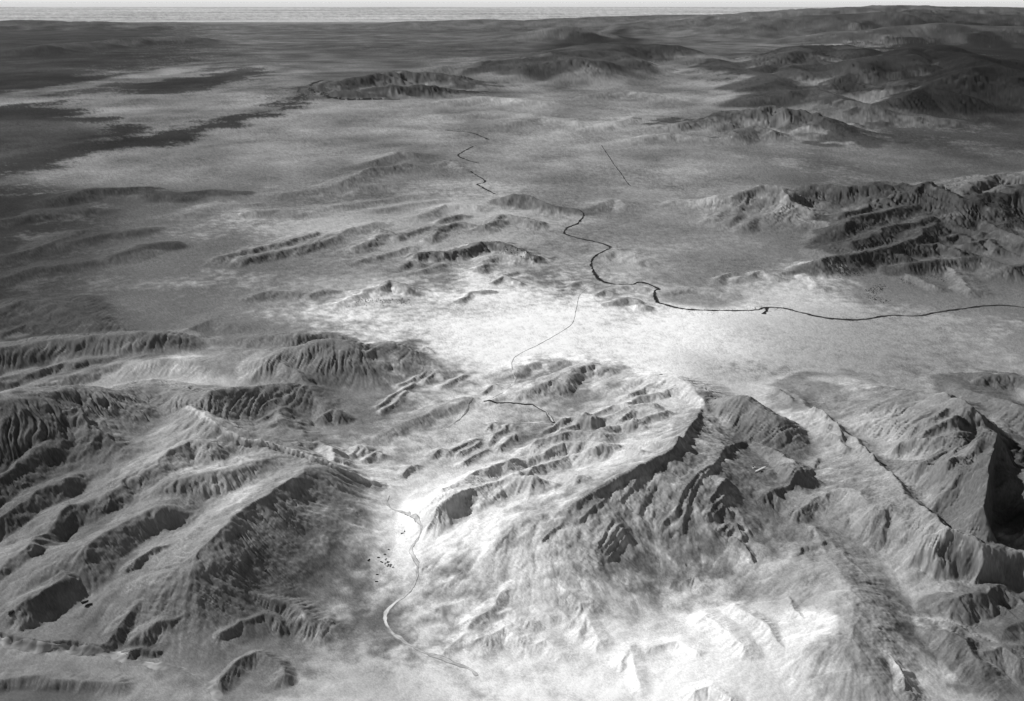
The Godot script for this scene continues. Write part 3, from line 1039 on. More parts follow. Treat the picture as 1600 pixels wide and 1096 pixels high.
	ridge(10, 1, 26, 20, 0.1, 0.15, 9.8, 0.4, 0.2, [-315, -2471, 9.3, -286, -2500, 9.3, -263, -2550, 9.3])
	ridge(10, 1, 26, 20, 0.1, 0.15, 9.8, 0.4, 0.2, [-194, -2462, 9.3, -161, -2510, 9.3, -136, -2545, 9.3])
	ridge(10, 1, 26, 20, 0.1, 0.15, 9.8, 0.4, 0.2, [-76, -2416, 9.3, -49, -2471, 9.3, -28, -2443, 9.3])
	ridge(10, 1, 26, 20, 0.1, 0.15, 9.8, 0.4, 0.2, [-288, -2719, 9.3, -265, -2782, 9.3, -239, -2731, 9.3])
	ridge(10, 1, 26, 20, 0.1, 0.15, 9.8, 0.4, 0.2, [-355, -2018, 9.3, -349, -2070, 9.3, -337, -2041, 9.3])
	ridge(10, 1, 26, 20, 0.1, 0.15, 9.8, 0.4, 0.2, [-334, -1994, 9.3, -320, -2042, 9.3, -301, -2026, 9.3])
	ridge(10, 1, 26, 20, 0.1, 0.15, 9.8, 0.4, 0.2, [-371, -2004, 9.3, -364, -2070, 9.3, -352, -2055, 9.3])
	ridge(10, 1, 26, 20, 0.1, 0.15, 9.8, 0.4, 0.2, [-144, -2065, 9.3, -111, -2100, 9.3, -85, -2122, 9.3])
	ridge(10, 1, 26, 20, 0.1, 0.15, 9.8, 0.4, 0.2, [-123, -2051, 9.3, -94, -2079, 9.3, -80, -2107, 9.3])
	ridge(10, 1, 26, 20, 0.1, 0.15, 9.8, 0.4, 0.2, [-245, -1925, 9.3, -233, -1972, 9.3, -221, -1974, 9.3])
	ridge(10, 1, 26, 20, 0.1, 0.15, 9.8, 0.4, 0.2, [-186, -2037, 9.3, -167, -2068, 9.3, -150, -2051, 9.3])
	ridge(10, 1, 26, 20, 0.1, 0.15, 9.8, 0.4, 0.2, [-52, -2104, 9.3, -35, -2163, 9.3, -16, -2182, 9.3])
	ridge(10, 1, 26, 20, 0.1, 0.15, 9.8, 0.4, 0.2, [-24, -2082, 9.3, -5, -2129, 9.3, 3, -2144, 9.3])
	ridge(10, 1, 26, 20, 0.1, 0.15, 9.8, 0.4, 0.2, [-57, -2197, 9.3, -45, -2217, 9.3, -33, -2193, 9.3])
	ridge(10, 1, 26, 20, 0.1, 0.15, 9.8, 0.4, 0.2, [-22, -2182, 9.3, -5, -2213, 9.3, 3, -2197, 9.3])
	ridge(10, 1, 26, 20, 0.1, 0.15, 9.8, 0.4, 0.2, [5, -2133, 9.3, 13, -2159, 9.3, 19, -2151, 9.3])
	ridge(10, 1, 26, 20, 0.1, 0.15, 9.8, 0.4, 0.2, [-110, -1997, 9.3, -82, -2037, 9.3, -61, -2065, 9.3])
	ridge(10, 1, 80, 55, 0.6, 0.09, 19.6, 0.3, 0.2, [-307, -2160, 12.4, -258, -2225, 12.4, -198, -2286, 12.4, -135, -2337, 12.4])
	ridge(10, 1, 50, 40, 0.5, 0.09, 16.8, -1, 0.2, [-182, -2292, 9.9, -136, -2369, 9.9, -111, -2378, 9.9])
	ridge(5, 1, 130, 80, 0.5, 0.075, 30.8, 0.42, 0.2, [26, -2389, 9, 55, -2407, 23.9, 123, -2467, 29.9, 173, -2526, 29.9, 223, -2572, 29.9, 259, -2562, 23.9, 284, -2523, 12])
	ridge(5, 1, 90, 60, 0.5, 0.12, 19.6, -1, 0.2, [9, -2582, 14.3, 75, -2629, 14.3, 150, -2645, 14.3, 214, -2629, 14.3])
	ridge(5, 1, 60, 30, 0.4, 0.09, 13.4, -1, 0.2, [-59, -2361, 7.8, -17, -2383, 7.8, 21, -2419, 7.8])
	ridge(4, 1, 330, 250, 0.1, 0.045, 47.6, -1, 0.024, [0, -1588, 22.5, 55, -1615, 40.5, 110, -1636, 54, 162, -1678, 67.5, 196, -1707, 72, 237, -1730, 81, 285, -1761, 90, 331, -1808, 90, 373, -1905, 85.5, 433, -2088, 72, 473, -2210, 54])
	ridge(4, 1, 150, 120, 0.6, 0.12, 28, -1, 0.2, [272, -2452, 17.3, 369, -2465, 34.6, 447, -2407, 46.1, 481, -2312, 51.8, 473, -2202, 57.6])
	ridge(4, 2, 69.6, 48, 0.3, 0.09, 14, 0.34, 0.12, [49, -2042, 30.2, 94, -2084, 30.2, 147, -2110, 30.2, 212, -2081, 30.2])
	ridge(4, 2, 69.6, 48, 0.3, 0.09, 14, 0.34, 0.12, [55, -1982, 30.2, 120, -2047, 30.2, 178, -2029, 30.2, 202, -1975, 30.2])
	ridge(4, 2, 46.4, 32, 0.3, 0.09, 14, 0.34, 0.12, [178, -2193, 20.2, 218, -2235, 20.2, 257, -2269, 20.2])
	ridge(4, 2, 52.2, 36, 0.3, 0.09, 14, 0.34, 0.12, [210, -2179, 22.7, 256, -2201, 22.7, 298, -2233, 22.7, 356, -2235, 22.7])
	ridge(4, 2, 43.5, 30, 0.3, 0.09, 14, 0.34, 0.12, [258, -2160, 18.9, 297, -2201, 18.9, 344, -2195, 18.9])
	ridge(4, 2, 40.6, 28, 0.3, 0.09, 14, 0.34, 0.12, [291, -2267, 17.6, 335, -2317, 17.6, 383, -2328, 17.6])
	ridge(4, 2, 40.6, 28, 0.3, 0.09, 14, 0.34, 0.12, [306, -2352, 17.6, 362, -2397, 17.6, 406, -2350, 17.6])
	ridge(4, 2, 40.6, 28, 0.3, 0.09, 14, 0.34, 0.12, [292, -2133, 17.6, 332, -2156, 17.6, 378, -2175, 17.6])
	ridge(4, 2, 40.6, 28, 0.3, 0.09, 14, 0.34, 0.12, [115, -2132, 17.6, 158, -2171, 17.6, 196, -2175, 17.6])
	ridge(4, 2, 58, 40, 0.3, 0.09, 14, 0.34, 0.12, [11, -1808, 25.2, 41, -1862, 25.2, 90, -1911, 25.2, 126, -1952, 25.2, 184, -1927, 25.2])
	ridge(4, 2, 37.7, 26, 0.3, 0.09, 14, 0.34, 0.12, [261, -1930, 16.4, 305, -1899, 16.4, 342, -1838, 16.4])
	ridge(4, 2, 40.6, 28, 0.3, 0.09, 14, 0.34, 0.12, [134, -2201, 17.6, 148, -2228, 17.6, 167, -2198, 17.6])
	ridge(4, 2, 87, 60, 0.3, 0.09, 14, 0.34, 0.12, [-142, -1727, 37.8, -116, -1770, 37.8, -88, -1830, 37.8, -35, -1902, 37.8, 0, -1944, 37.8])
	ridge(4, 2, 75.4, 52, 0.3, 0.09, 14, 0.34, 0.12, [-146, -1672, 32.8, -119, -1691, 32.8, -70, -1739, 32.8, -13, -1772, 32.8, 39, -1750, 32.8])
	ridge(4, 2, 34.8, 24, 0.3, 0.09, 14, 0.34, 0.12, [178, -1939, 15.1, 225, -1921, 15.1, 271, -1851, 15.1])
	ridge(4, 2, 34.8, 24, 0.3, 0.09, 14, 0.34, 0.12, [223, -2116, 15.1, 263, -2130, 15.1, 306, -2110, 15.1])
	ridge(4, 2, 34.8, 24, 0.3, 0.09, 14, 0.34, 0.12, [41, -1826, 15.1, 93, -1800, 15.1, 135, -1739, 15.1])
	ridge(4, 2, 26.1, 18, 0.3, 0.09, 14, 0.34, 0.12, [79, -2162, 11.3, 111, -2193, 11.3, 128, -2208, 11.3])
	ridge(1, 2, 12, 8, 0.2, 0, 2.7, 0.45, 0.08, [-784, -2132, 3.1, -695, -2000, 6.3, -631, -1950, 8.4, -584, -1922, 10.4, -531, -1911, 10.4, -457, -1885, 10.4, -370, -1855, 10.4, -330, -1856, 10.4, -276, -1861, 4.2])
	ridge(4, 2, 24, 7, 0.1, 0.06, 8.4, 0.2, 0.064, [288, -1616, 4.9, 317, -1644, 4.9, 336, -1682, 4.9, 372, -1735, 4.9, 412, -1772, 4.9, 464, -1888, 4.9])
	ridge(4, 2, 24, 7, 0.1, 0.06, 8.4, 0.2, 0.064, [293, -1598, 4.3, 321, -1603, 4.3, 337, -1643, 4.3, 347, -1672, 4.3, 374, -1723, 4.3, 404, -1754, 4.3])
	ridge(4, 2, 24, 7, 0.1, 0.06, 8.4, 0.2, 0.064, [292, -1613, 3.2, 313, -1631, 3.2, 324, -1650, 3.2])
	ridge(4, 2, 24, 7, 0.1, 0.06, 8.4, 0.2, 0.064, [160, -1556, 4.3, 174, -1581, 4.3, 188, -1605, 4.3])
	ridge(4, 2, 24, 7, 0.1, 0.06, 8.4, 0.2, 0.064, [165, -1547, 4.3, 183, -1571, 4.3, 203, -1601, 4.3])
	ridge(4, 2, 24, 7, 0.1, 0.06, 8.4, 0.2, 0.064, [171, -1541, 4.3, 190, -1565, 4.3, 211, -1594, 4.3])
	ridge(4, 2, 24, 7, 0.1, 0.06, 8.4, 0.2, 0.064, [178, -1534, 3.8, 200, -1560, 3.8, 219, -1588, 3.8])
	ridge(4, 2, 24, 7, 0.1, 0.06, 8.4, 0.2, 0.064, [127, -1606, 3.2, 153, -1631, 3.2, 180, -1658, 3.2])
	ridge(4, 2, 24, 7, 0.1, 0.06, 8.4, 0.2, 0.064, [211, -1661, 3.2, 232, -1688, 3.2, 254, -1715, 3.2])
	ridge(4, 2, 24, 7, 0.1, 0.06, 8.4, 0.2, 0.064, [57, -1565, 2.7, 74, -1581, 2.7, 92, -1594, 2.7])
	ridge(4, 2, 24, 7, 0.1, 0.06, 8.4, 0.2, 0.064, [246, -1638, 2.7, 264, -1668, 2.7, 278, -1695, 2.7])
	ridge(4, 2, 40, 11, 0.05, 0.24, 12.6, 0.16, 0.096, [129, -1644, 3.7, 162, -1669, 6.6, 195, -1695, 9.4, 235, -1719, 9.4, 283, -1750, 9.4, 328, -1790, 11.2, 366, -1868, 10.3, 427, -2060, 7.5, 464, -2171, 3.7])
	ridge(4, 2, 60, 40, 0.55, 0.12, 14, 0.25, 0.2, [-6, -1578, 7.2, 6, -1610, 7.2, 27, -1615, 7.2])
	ridge(6, 2, 14, 12, 0.05, 0.18, 7, 0.13, 0.4, [389, -1669, 7.6, 410, -1702, 7.6, 429, -1716, 7.6])
	ridge(6, 2, 14, 12, 0.05, 0.18, 7, 0.13, 0.4, [379, -1638, 7.6, 398, -1663, 7.6, 420, -1683, 7.6])
	ridge(6, 2, 14, 12, 0.05, 0.18, 7, 0.13, 0.4, [394, -1640, 7.6, 415, -1662, 7.6, 422, -1652, 7.6])
	ridge(6, 2, 14, 12, 0.05, 0.18, 7, 0.13, 0.4, [399, -1608, 7.6, 419, -1625, 7.6, 429, -1615, 7.6])
	ridge(6, 2, 14, 12, 0.05, 0.18, 7, 0.13, 0.4, [410, -1600, 7.6, 427, -1615, 7.6, 433, -1586, 7.6])
	ridge(6, 2, 14, 12, 0.05, 0.18, 7, 0.13, 0.4, [411, -1697, 7.6, 424, -1721, 7.6, 435, -1737, 7.6])
	ridge(6, 2, 14, 12, 0.05, 0.18, 7, 0.13, 0.4, [420, -1583, 7.6, 431, -1565, 7.6, 437, -1536, 7.6])
	ridge(6, 1, 60, 90, 0.55, 0.12, 16.8, -1, 0.2, [445, -1981, 7.6, 444, -1822, 15.3, 448, -1718, 15.3, 442, -1627, 12.2, 447, -1538, 4.6])
	ridge(6, 1, 150, 190, 0.8, 0.075, 30.8, 0.15, 0.096, [541, -2203, 48.4, 557, -2211, 72.7, 573, -2204, 80.8, 599, -2155, 72.7, 629, -2119, 64.6, 642, -2088, 40.4])
	ridge(6, 1, 120, 150, 0.2, 0.12, 28, -1, 0.2, [720, -2390, 19.7, 740, -2285, 34.5, 764, -2204, 44.4, 783, -2105, 49.3, 795, -2026, 49.3, 797, -1920, 49.3, 766, -1733, 49.3, 747, -1656, 49.3, 778, -1607, 44.4, 798, -1549, 29.6])
	ridge(6, 1, 70, 60, 0.55, 0.12, 19.6, -1, 0.2, [568, -2044, 34, 603, -1930, 34, 598, -1800, 34])
	ridge(6, 2, 60, 10, 0.1, 0.06, 13.4, -1, 0.08, [528, -1727, 6, 574, -1770, 6, 607, -1783, 6, 692, -1969, 6])
	ridge(6, 2, 60, 10, 0.1, 0.06, 13.4, -1, 0.08, [450, -1860, 6.8, 511, -1996, 6.8, 559, -2058, 6.8])
	ridge(6, 2, 34, 40, 0.7, 0.09, 9, 0.14, 0.2, [547, -1813, 12.8, 569, -1838, 12.8, 575, -1782, 12.8])
	ridge(6, 2, 30, 30, 0.6, 0.09, 6.7, 0.17, 0.2, [507, -1707, 10.2, 526, -1720, 10.2, 531, -1701, 10.2])
	ridge(6, 2, 50, 34, 0.3, 0.15, 12.6, -1, 0.2, [564, -1670, 11.9, 620, -1713, 11.9, 662, -1728, 11.9, 685, -1695, 11.9, 689, -1636, 11.9, 675, -1598, 11.9])
	ridge(6, 2, 44, 34, 0.4, 0.12, 12.6, -1, 0.2, [690, -1616, 11, 717, -1619, 11, 733, -1593, 11, 727, -1551, 11])
	ridge(6, 2, 30, 22, 0.3, 0.09, 6.7, -1, 0.2, [562, -1594, 7.6, 574, -1610, 7.6, 575, -1580, 7.6, 572, -1550, 7.6])
	ridge(6, 2, 30, 20, 0.3, 0.09, 6.7, 0.15, 0.2, [683, -1564, 7.6, 691, -1581, 7.6, 702, -1592, 7.6])
	ridge(6, 2, 18, 16, 0.2, 0.12, 8.4, 0.2, 0.2, [747, -2201, 11, 759, -2188, 11, 764, -2144, 11])
	ridge(6, 2, 18, 16, 0.2, 0.12, 8.4, 0.2, 0.2, [751, -2099, 11, 769, -2097, 11, 769, -2046, 11])
	ridge(6, 2, 18, 16, 0.2, 0.12, 8.4, 0.2, 0.2, [707, -2375, 11, 716, -2347, 11, 717, -2275, 11])
	ridge(6, 2, 18, 16, 0.2, 0.12, 8.4, 0.2, 0.2, [751, -2060, 11, 761, -2037, 11, 761, -1977, 11])
	ridge(6, 2, 18, 16, 0.2, 0.12, 8.4, 0.2, 0.2, [781, -1954, 11, 790, -1954, 11, 774, -1874, 11])
	ridge(7, 1, 260, 330, 0.35, 0.09, 47.6, 0.14, 0.2, [896, -2334, 42.8, 955, -2299, 71.2, 1020, -2187, 99.8, 1036, -2115, 121.1, 1039, -2058, 135.4, 1037, -2003, 142.5, 1038, -1929, 142.5, 1041, -1861, 142.5, 1016, -1736, 142.5, 1051, -1577, 128.2])
	ridge(7, 2, 52, 33.8, 0.2, 0.09, 12.6, 0.13, 0.2, [870, -1940, 24.7, 897, -1927, 24.7, 925, -1909, 24.7, 974, -1885, 24.7])
	ridge(7, 2, 68, 44.2, 0.2, 0.09, 12.6, 0.13, 0.2, [842, -1681, 32.3, 889, -1711, 32.3, 923, -1725, 32.3, 952, -1738, 32.3])
	ridge(7, 2, 36, 23.4, 0.2, 0.09, 12.6, 0.13, 0.2, [875, -1735, 17.1, 903, -1770, 17.1, 933, -1814, 17.1])
	ridge(7, 2, 36, 23.4, 0.2, 0.09, 12.6, 0.13, 0.2, [826, -1745, 17.1, 872, -1789, 17.1, 918, -1814, 17.1])
	ridge(7, 2, 80, 52, 0.2, 0.09, 12.6, 0.13, 0.2, [854, -1645, 38, 884, -1663, 38, 893, -1639, 38, 948, -1712, 38])
	ridge(7, 2, 28, 18.2, 0.2, 0.09, 12.6, 0.13, 0.2, [922, -2016, 13.3, 964, -2021, 13.3, 998, -2036, 13.3])
	ridge(7, 2, 28, 18.2, 0.2, 0.09, 12.6, 0.13, 0.2, [928, -1979, 13.3, 971, -1985, 13.3, 1005, -1988, 13.3])
	ridge(7, 2, 32, 20.8, 0.2, 0.09, 12.6, 0.13, 0.2, [854, -1942, 15.2, 876, -1958, 15.2, 886, -1937, 15.2])
	ridge(7, 2, 36, 23.4, 0.2, 0.09, 12.6, 0.13, 0.2, [807, -1744, 17.1, 830, -1740, 17.1, 839, -1703, 17.1])
	ridge(7, 2, 52, 33.8, 0.2, 0.09, 12.6, 0.13, 0.2, [827, -1630, 24.7, 862, -1637, 24.7, 864, -1574, 24.7])
	ridge(7, 1, 40, 110, 0.1, 0.09, 19.6, 0.1, 0.08, [1055, -1894, 109.2, 945, -1705, 109.2, 878, -1589, 109.2, 840, -1514, 103.8, 846, -1486, 76.5])
	ridge(7, 1, 90, 120, 0.8, 0.03, 26.9, 0.03, 0.2, [1098, -1951, -57, 1048, -1804, -57, 1056, -1699, -57, 1138, -1661, -57])
	ridge(7, 1, 90, 60, 0.55, 0.09, 19.6, -1, 0.2, [768, -1601, 51.3, 765, -1499, 77, 805, -1471, 68.4, 890, -1457, 51.3, 969, -1436, 42.8])
	ridge(7, 1, 160, 120, 0.55, 0.12, 35.8, 0.1, 0.2, [1235, -2466, 11.4, 1232, -2298, 34.2, 1261, -2183, 57, 1335, -2144, 57])
	ridge(7, 1, 120, 60, 0.7, 0.06, 26.9, 0.1, 0.2, [1322, -2490, 28.5, 1380, -2481, 28.5, 1456, -2424, 28.5])
	ridge(8, 1, 150, 120, 0.75, 0.03, 30.8, 0.22, 0.2, [513, -1430, 17.4, 538, -1435, 34.7, 562, -1432, 43.4, 563, -1394, 43.4, 543, -1328, 43.4, 533, -1277, 39.1, 536, -1241, 26, 541, -1225, 13])
	ridge(8, 1, 50, 60, 0.2, 0.09, 16.8, -1, 0.2, [583, -1345, 21.1, 585, -1297, 21.1, 586, -1245, 21.1, 590, -1205, 21.1])
	ridge(8, 1, 70, 70, 0.2, 0.105, 19.6, -1, 0.2, [591, -1572, 9.9, 597, -1528, 22.3, 610, -1451, 24.8, 630, -1410, 19.8, 650, -1371, 9.9])
	ridge(8, 1, 90, 55, 0.2, 0.09, 19.6, 0.11, 0.2, [704, -1388, 10.4, 747, -1380, 26, 802, -1397, 26, 846, -1420, 18.2])
	ridge(8, 1, 40, 40, 0.2, 0.12, 14, -1, 0.2, [679, -1356, 13.6, 713, -1343, 13.6, 742, -1310, 13.6, 768, -1291, 13.6, 813, -1279, 13.6])
	ridge(8, 1, 70, 70, 0.5, 0.075, 19.6, 0.11, 0.2, [671, -1305, 10.4, 699, -1303, 26, 714, -1282, 26, 720, -1244, 18.2, 725, -1218, 7.8])
	ridge(8, 1, 50, 50, 0.5, 0.09, 11.2, 0.12, 0.2, [746, -1267, 16.1, 782, -1279, 16.1, 798, -1250, 16.1])
	ridge(8, 1, 40, 40, 0.1, 0.09, 9, -1, 0.2, [805, -1493, 16.1, 831, -1435, 16.1, 860, -1380, 16.1, 892, -1336, 16.1])
	ridge(8, 1, 30, 30, 0.2, 0.09, 6.7, 0.13, 0.2, [807, -1392, 13.6, 824, -1369, 13.6, 833, -1343, 13.6])
	ridge(8, 1, 40, 40, 0.3, 0.15, 12.6, 0.2, 0.2, [529, -1233, 8.7, 551, -1219, 8.7, 574, -1211, 8.7, 592, -1180, 8.7])
	ridge(8, 1, 60, 50, 0.4, 0.09, 13.4, 0.1, 0.2, [807, -1319, 14.9, 842, -1339, 14.9, 886, -1344, 14.9])
	ridge(8, 1, 40, 30, 0.55, 0.12, 12.6, -1, 0.2, [522, -1536, 13.6, 539, -1556, 13.6, 582, -1561, 13.6])
	ridge(8, 1, 60, 40, 0.3, 0.105, 16.8, -1, 0.2, [474, -1481, 9.3, 477, -1409, 18.6, 477, -1315, 18.6, 501, -1253, 7.4])
	ridge(9, 1, 50, 40, 0.4, 0.135, 15.4, -1, 0.2, [-163, -1535, 9.6, -114, -1570, 9.6, -65, -1585, 9.6, -17, -1550, 9.6])
	ridge(9, 1, 60, 40, 0.4, 0.135, 18.5, -1, 0.2, [0, -1494, 13.2, 28, -1498, 13.2, 73, -1482, 13.2, 111, -1455, 13.2, 114, -1426, 13.2])
	ridge(9, 1, 40, 40, 0.4, 0.135, 12.3, -1, 0.2, [-58, -1333, 10.8, -15, -1369, 10.8, 13, -1341, 10.8])
	ridge(9, 1, 50, 50, 0.4, 0.135, 15.4, -1, 0.2, [-58, -1389, 13.2, -22, -1447, 13.2, -2, -1466, 13.2])
	ridge(9, 1, 40, 40, 0.4, 0.135, 12.3, -1, 0.2, [-115, -1492, 9.6, -82, -1524, 9.6, -29, -1529, 9.6])
	ridge(9, 1, 30, 30, 0.4, 0.135, 9.8, -1, 0.2, [-44, -1398, 8.4, 0, -1410, 8.4, 33, -1385, 8.4])
	ridge(9, 1, 24, 24, 0.4, 0.135, 9.8, -1, 0.2, [76, -1427, 4.8, 93, -1400, 4.8, 101, -1380, 4.8])
	ridge(9, 1, 24, 24, 0.4, 0.135, 9.8, -1, 0.2, [101, -1384, 5.4, 112, -1400, 5.4, 119, -1374, 5.4])
	ridge(9, 1, 26, 30, 0.4, 0.135, 9.8, -1, 0.2, [113, -1361, 6.6, 129, -1399, 6.6, 140, -1370, 6.6, 146, -1338, 6.6])
	ridge(9, 1, 26, 24, 0.4, 0.135, 9.8, -1, 0.2, [176, -1282, 5.4, 194, -1322, 5.4, 196, -1273, 5.4, 198, -1227, 5.4])
	ridge(9, 1, 40, 14, 0.4, 0.135, 12.3, -1, 0.2, [179, -1494, 6, 205, -1520, 6, 224, -1538, 6])
	ridge(9, 1, 26, 22, 0.4, 0.135, 9.8, -1, 0.2, [310, -1489, 6, 330, -1503, 6, 343, -1477, 6])
	ridge(9, 1, 40, 30, 0.4, 0.135, 12.3, -1, 0.2, [327, -1390, 8.4, 354, -1339, 8.4, 370, -1295, 8.4])
	ridge(9, 1, 30, 14, 0.4, 0.135, 9.8, -1, 0.2, [230, -1319, 4.8, 274, -1330, 4.8, 295, -1302, 4.8])
	ridge(9, 1, 36, 30, 0.4, 0.135, 11.1, -1, 0.2, [385, -1410, 9.6, 419, -1347, 9.6, 433, -1281, 9.6])
	ridge(9, 1, 24, 20, 0.4, 0.135, 9.8, -1, 0.2, [278, -1205, 6, 303, -1211, 6, 327, -1185, 6])
	ridge(9, 1, 40, 40, 0.4, 0.135, 12.3, -1, 0.2, [-122, -1421, 6, -90, -1444, 6, -45, -1433, 6])
	ridge(9, 1, 30, 30, 0.4, 0.135, 9.8, -1, 0.2, [21, -1323, 4.8, 53, -1339, 4.8, 83, -1311, 4.8])
	ridge(9, 1, 30, 30, 0.4, 0.135, 9.8, -1, 0.2, [66, -1401, 6, 44, -1417, 6, 23, -1449, 6])
	ridge(9, 1, 30, 30, 0.4, 0.135, 9.8, -1, 0.2, [-105, -1323, 5.4, -80, -1355, 5.4, -54, -1362, 5.4])
	ridge(9, 1, 40, 30, 0.4, 0.135, 12.3, -1, 0.2, [-24, -1595, 8.4, 0, -1614, 8.4, 32, -1605, 8.4])
	ridge(9, 1, 26, 26, 0.4, 0.135, 9.8, -1, 0.2, [244, -1557, 6, 268, -1512, 6, 294, -1491, 6])
	ridge(9, 1, 20, 16, 0.4, 0.135, 9.8, -1, 0.2, [295, -1553, 5.4, 315, -1576, 5.4, 317, -1531, 5.4])
	ridge(12, 1, 330, 420, 0.3, 0.2, 55, 0.22, 0.25, [1130, -4979, 59.4, 1215, -4931, 95, 1322, -4945, 118.8, 1381, -4786, 83.1, 1440, -4645, 47.5, 1510, -4575, 11.9])
	ridge(11, 1, 420, 330, 0.35, 0.25, 60, 0.07, 0.25, [1485, -5069, 79.8, 1754, -5028, 114, 1881, -5009, 114, 1985, -5066, 114, 2090, -5073, 102.6])
	ridge(11, 1, 450, 420, 0.2, 0.225, 60, 0.05, 0.25, [1969, -4882, 94, 2004, -4845, 133.2, 2096, -4915, 156.8, 2148, -4784, 141.1, 2169, -4630, 125.4, 2284, -4655, 117.6, 2419, -4713, 125.4, 2605, -4838, 141.1, 3033, -5085, 141.1])
	ridge(11, 1, 192, 126, 0.25, 0.175, 30, 0.06, 0.25, [1591, -4538, 57, 1708, -4675, 57, 1960, -4888, 57])
	ridge(11, 1, 240, 157.5, 0.25, 0.175, 37.5, 0.06, 0.25, [1470, -4207, 71.2, 1742, -4514, 71.2, 2041, -4731, 71.2])
	ridge(11, 1, 208, 136.5, 0.25, 0.175, 32.5, 0.06, 0.25, [1400, -3931, 61.8, 1672, -4198, 61.8, 1953, -4471, 61.8])
	ridge(11, 1, 192, 126, 0.25, 0.175, 30, 0.06, 0.25, [1226, -3682, 57, 1462, -3839, 57, 1703, -4021, 57, 1935, -4366, 57])
	ridge(11, 1, 134.4, 88.2, 0.25, 0.175, 21, 0.06, 0.25, [1375, -3759, 39.9, 1507, -3887, 39.9, 1589, -3822, 39.9])
	ridge(11, 1, 128, 84, 0.25, 0.175, 20, 0.06, 0.25, [1577, -3917, 38, 1823, -4007, 38, 1855, -3895, 38])
	ridge(11, 1, 144, 94.5, 0.25, 0.175, 22.5, 0.06, 0.25, [1554, -3667, 42.8, 1726, -3748, 42.8, 1871, -3769, 42.8, 1912, -3619, 42.8, 2116, -3687, 42.8])
	ridge(11, 1, 176, 115.5, 0.25, 0.175, 27.5, 0.06, 0.25, [2164, -4606, 52.2, 2187, -4388, 52.2, 2173, -4006, 52.2])
	ridge(11, 1, 128, 84, 0.25, 0.175, 20, 0.06, 0.25, [2010, -4454, 38, 2057, -4358, 38, 2097, -4252, 38])
	ridge(11, 1, 96, 63, 0.25, 0.175, 15, 0.06, 0.25, [1919, -4167, 28.5, 2014, -4255, 28.5, 2007, -4143, 28.5])
	ridge(11, 1, 102.4, 67.2, 0.25, 0.175, 16, 0.06, 0.25, [1974, -4039, 30.4, 2087, -4135, 30.4, 2056, -3981, 30.4])
	ridge(11, 1, 160, 105, 0.25, 0.175, 25, 0.06, 0.25, [2225, -4342, 47.5, 2417, -4554, 47.5, 2610, -4629, 47.5])
	ridge(11, 1, 70, 40, 0.3, 0.15, 11.2, -1, 0.25, [1465, -3773, 15.2, 1530, -3626, 15.2, 1565, -3428, 15.2])
	ridge(11, 1, 90, 60, 0.3, 0.15, 14.4, 0.16, 0.25, [1738, -3738, 19, 1714, -3565, 19, 1672, -3390, 19])
	ridge(11, 1, 500, 300, 0.4, 0.2, 70, 0.12, 0.25, [2339, -4990, 114, 2737, -5371, 114, 2830, -5307, 114, 3213, -5525, 114])
	ridge(12, 1, 150, 90, 0.55, 0.15, 24, 0.13, 0.25, [1036, -4498, 28.5, 1158, -4801, 28.5, 1283, -5053, 28.5])
	ridge(12, 1, 120, 80, 0.55, 0.15, 19.2, 0.15, 0.25, [988, -4588, 24.7, 1109, -4868, 24.7, 1228, -5109, 24.7])
	ridge(12, 1, 150, 80, 0.55, 0.15, 24, 0.15, 0.25, [1105, -4428, 28.5, 1217, -4645, 28.5, 1324, -4882, 28.5])
	ridge(17, 1, 60, 50, 0.5, 0.15, 9.6, 0.3, 0.25, [851, -3534, 12.6, 975, -3664, 12.6, 1016, -3570, 12.6])
	ridge(17, 1, 60, 40, 0.4, 0.15, 9.6, -1, 0.25, [1052, -3633, 10.8, 1122, -3671, 10.8, 1142, -3452, 10.8])
	ridge(17, 1, 90, 40, 0.6, 0.15, 14.4, 0.3, 0.25, [561, -3382, 9, 662, -3424, 9, 782, -3325, 9])
	ridge(17, 1, 50, 40, 0.5, 0.15, 8, -1, 0.25, [873, -3638, 14.4, 816, -3601, 14.4, 778, -3536, 14.4])
	ridge(19, 1, 110, 90, 0.7, 0.075, 17.6, 0.3, 0.25, [373, -3906, 16, 438, -3972, 16, 488, -3939, 16, 515, -3832, 16])
	ridge(19, 1, 50, 45, 0.7, 0.1, 8, 0.2, 0.25, [346, -3222, 14, 418, -3284, 14, 460, -3185, 14])
	ridge(19, 1, 30, 30, 0.6, 0.1, 4.8, 0.22, 0.25, [304, -3334, 11, 338, -3400, 11, 367, -3359, 11])
	ridge(19, 1, 30, 30, 0.6, 0.1, 4.8, 0.22, 0.25, [223, -3484, 9, 267, -3529, 9, 303, -3493, 9])
	ridge(19, 1, 40, 40, 0.6, 0.1, 6.4, 0.27, 0.25, [373, -3421, 10, 429, -3455, 10, 496, -3421, 10])
	ridge(19, 1, 140, 110, 0.4, 0.15, 22.4, -1, 0.25, [447, -4905, 24, 527, -5094, 24, 571, -5024, 24, 591, -4872, 24])
	ridge(16, 1, 150, 110, 0.4, 0.125, 40, 0.1, 0.25, [-102, -5068, 25.6, 10, -5008, 64, 93, -4973, 64, 182, -4866, 44.8, 347, -4782, 12.8])
	ridge(17, 1, 130, 60, 0.3, 0.2, 26, 0.09, 0.25, [-370, -3884, 32.4, -244, -3895, 32.4, -162, -3985, 32.4, -127, -4066, 32.4, -72, -4066, 32.4, -16, -3973, 32.4, 73, -3852, 32.4])
	ridge(17, 1, 60, 40, 0.3, 0.2, 12, 0.17, 0.25, [-431, -3752, 18, -412, -3793, 18, -364, -3752, 18])
	ridge(17, 1, 80, 60, 0.3, 0.2, 16, 0.2, 0.25, [-483, -3400, 23.4, -458, -3469, 23.4, -426, -3460, 23.4, -373, -3383, 23.4])
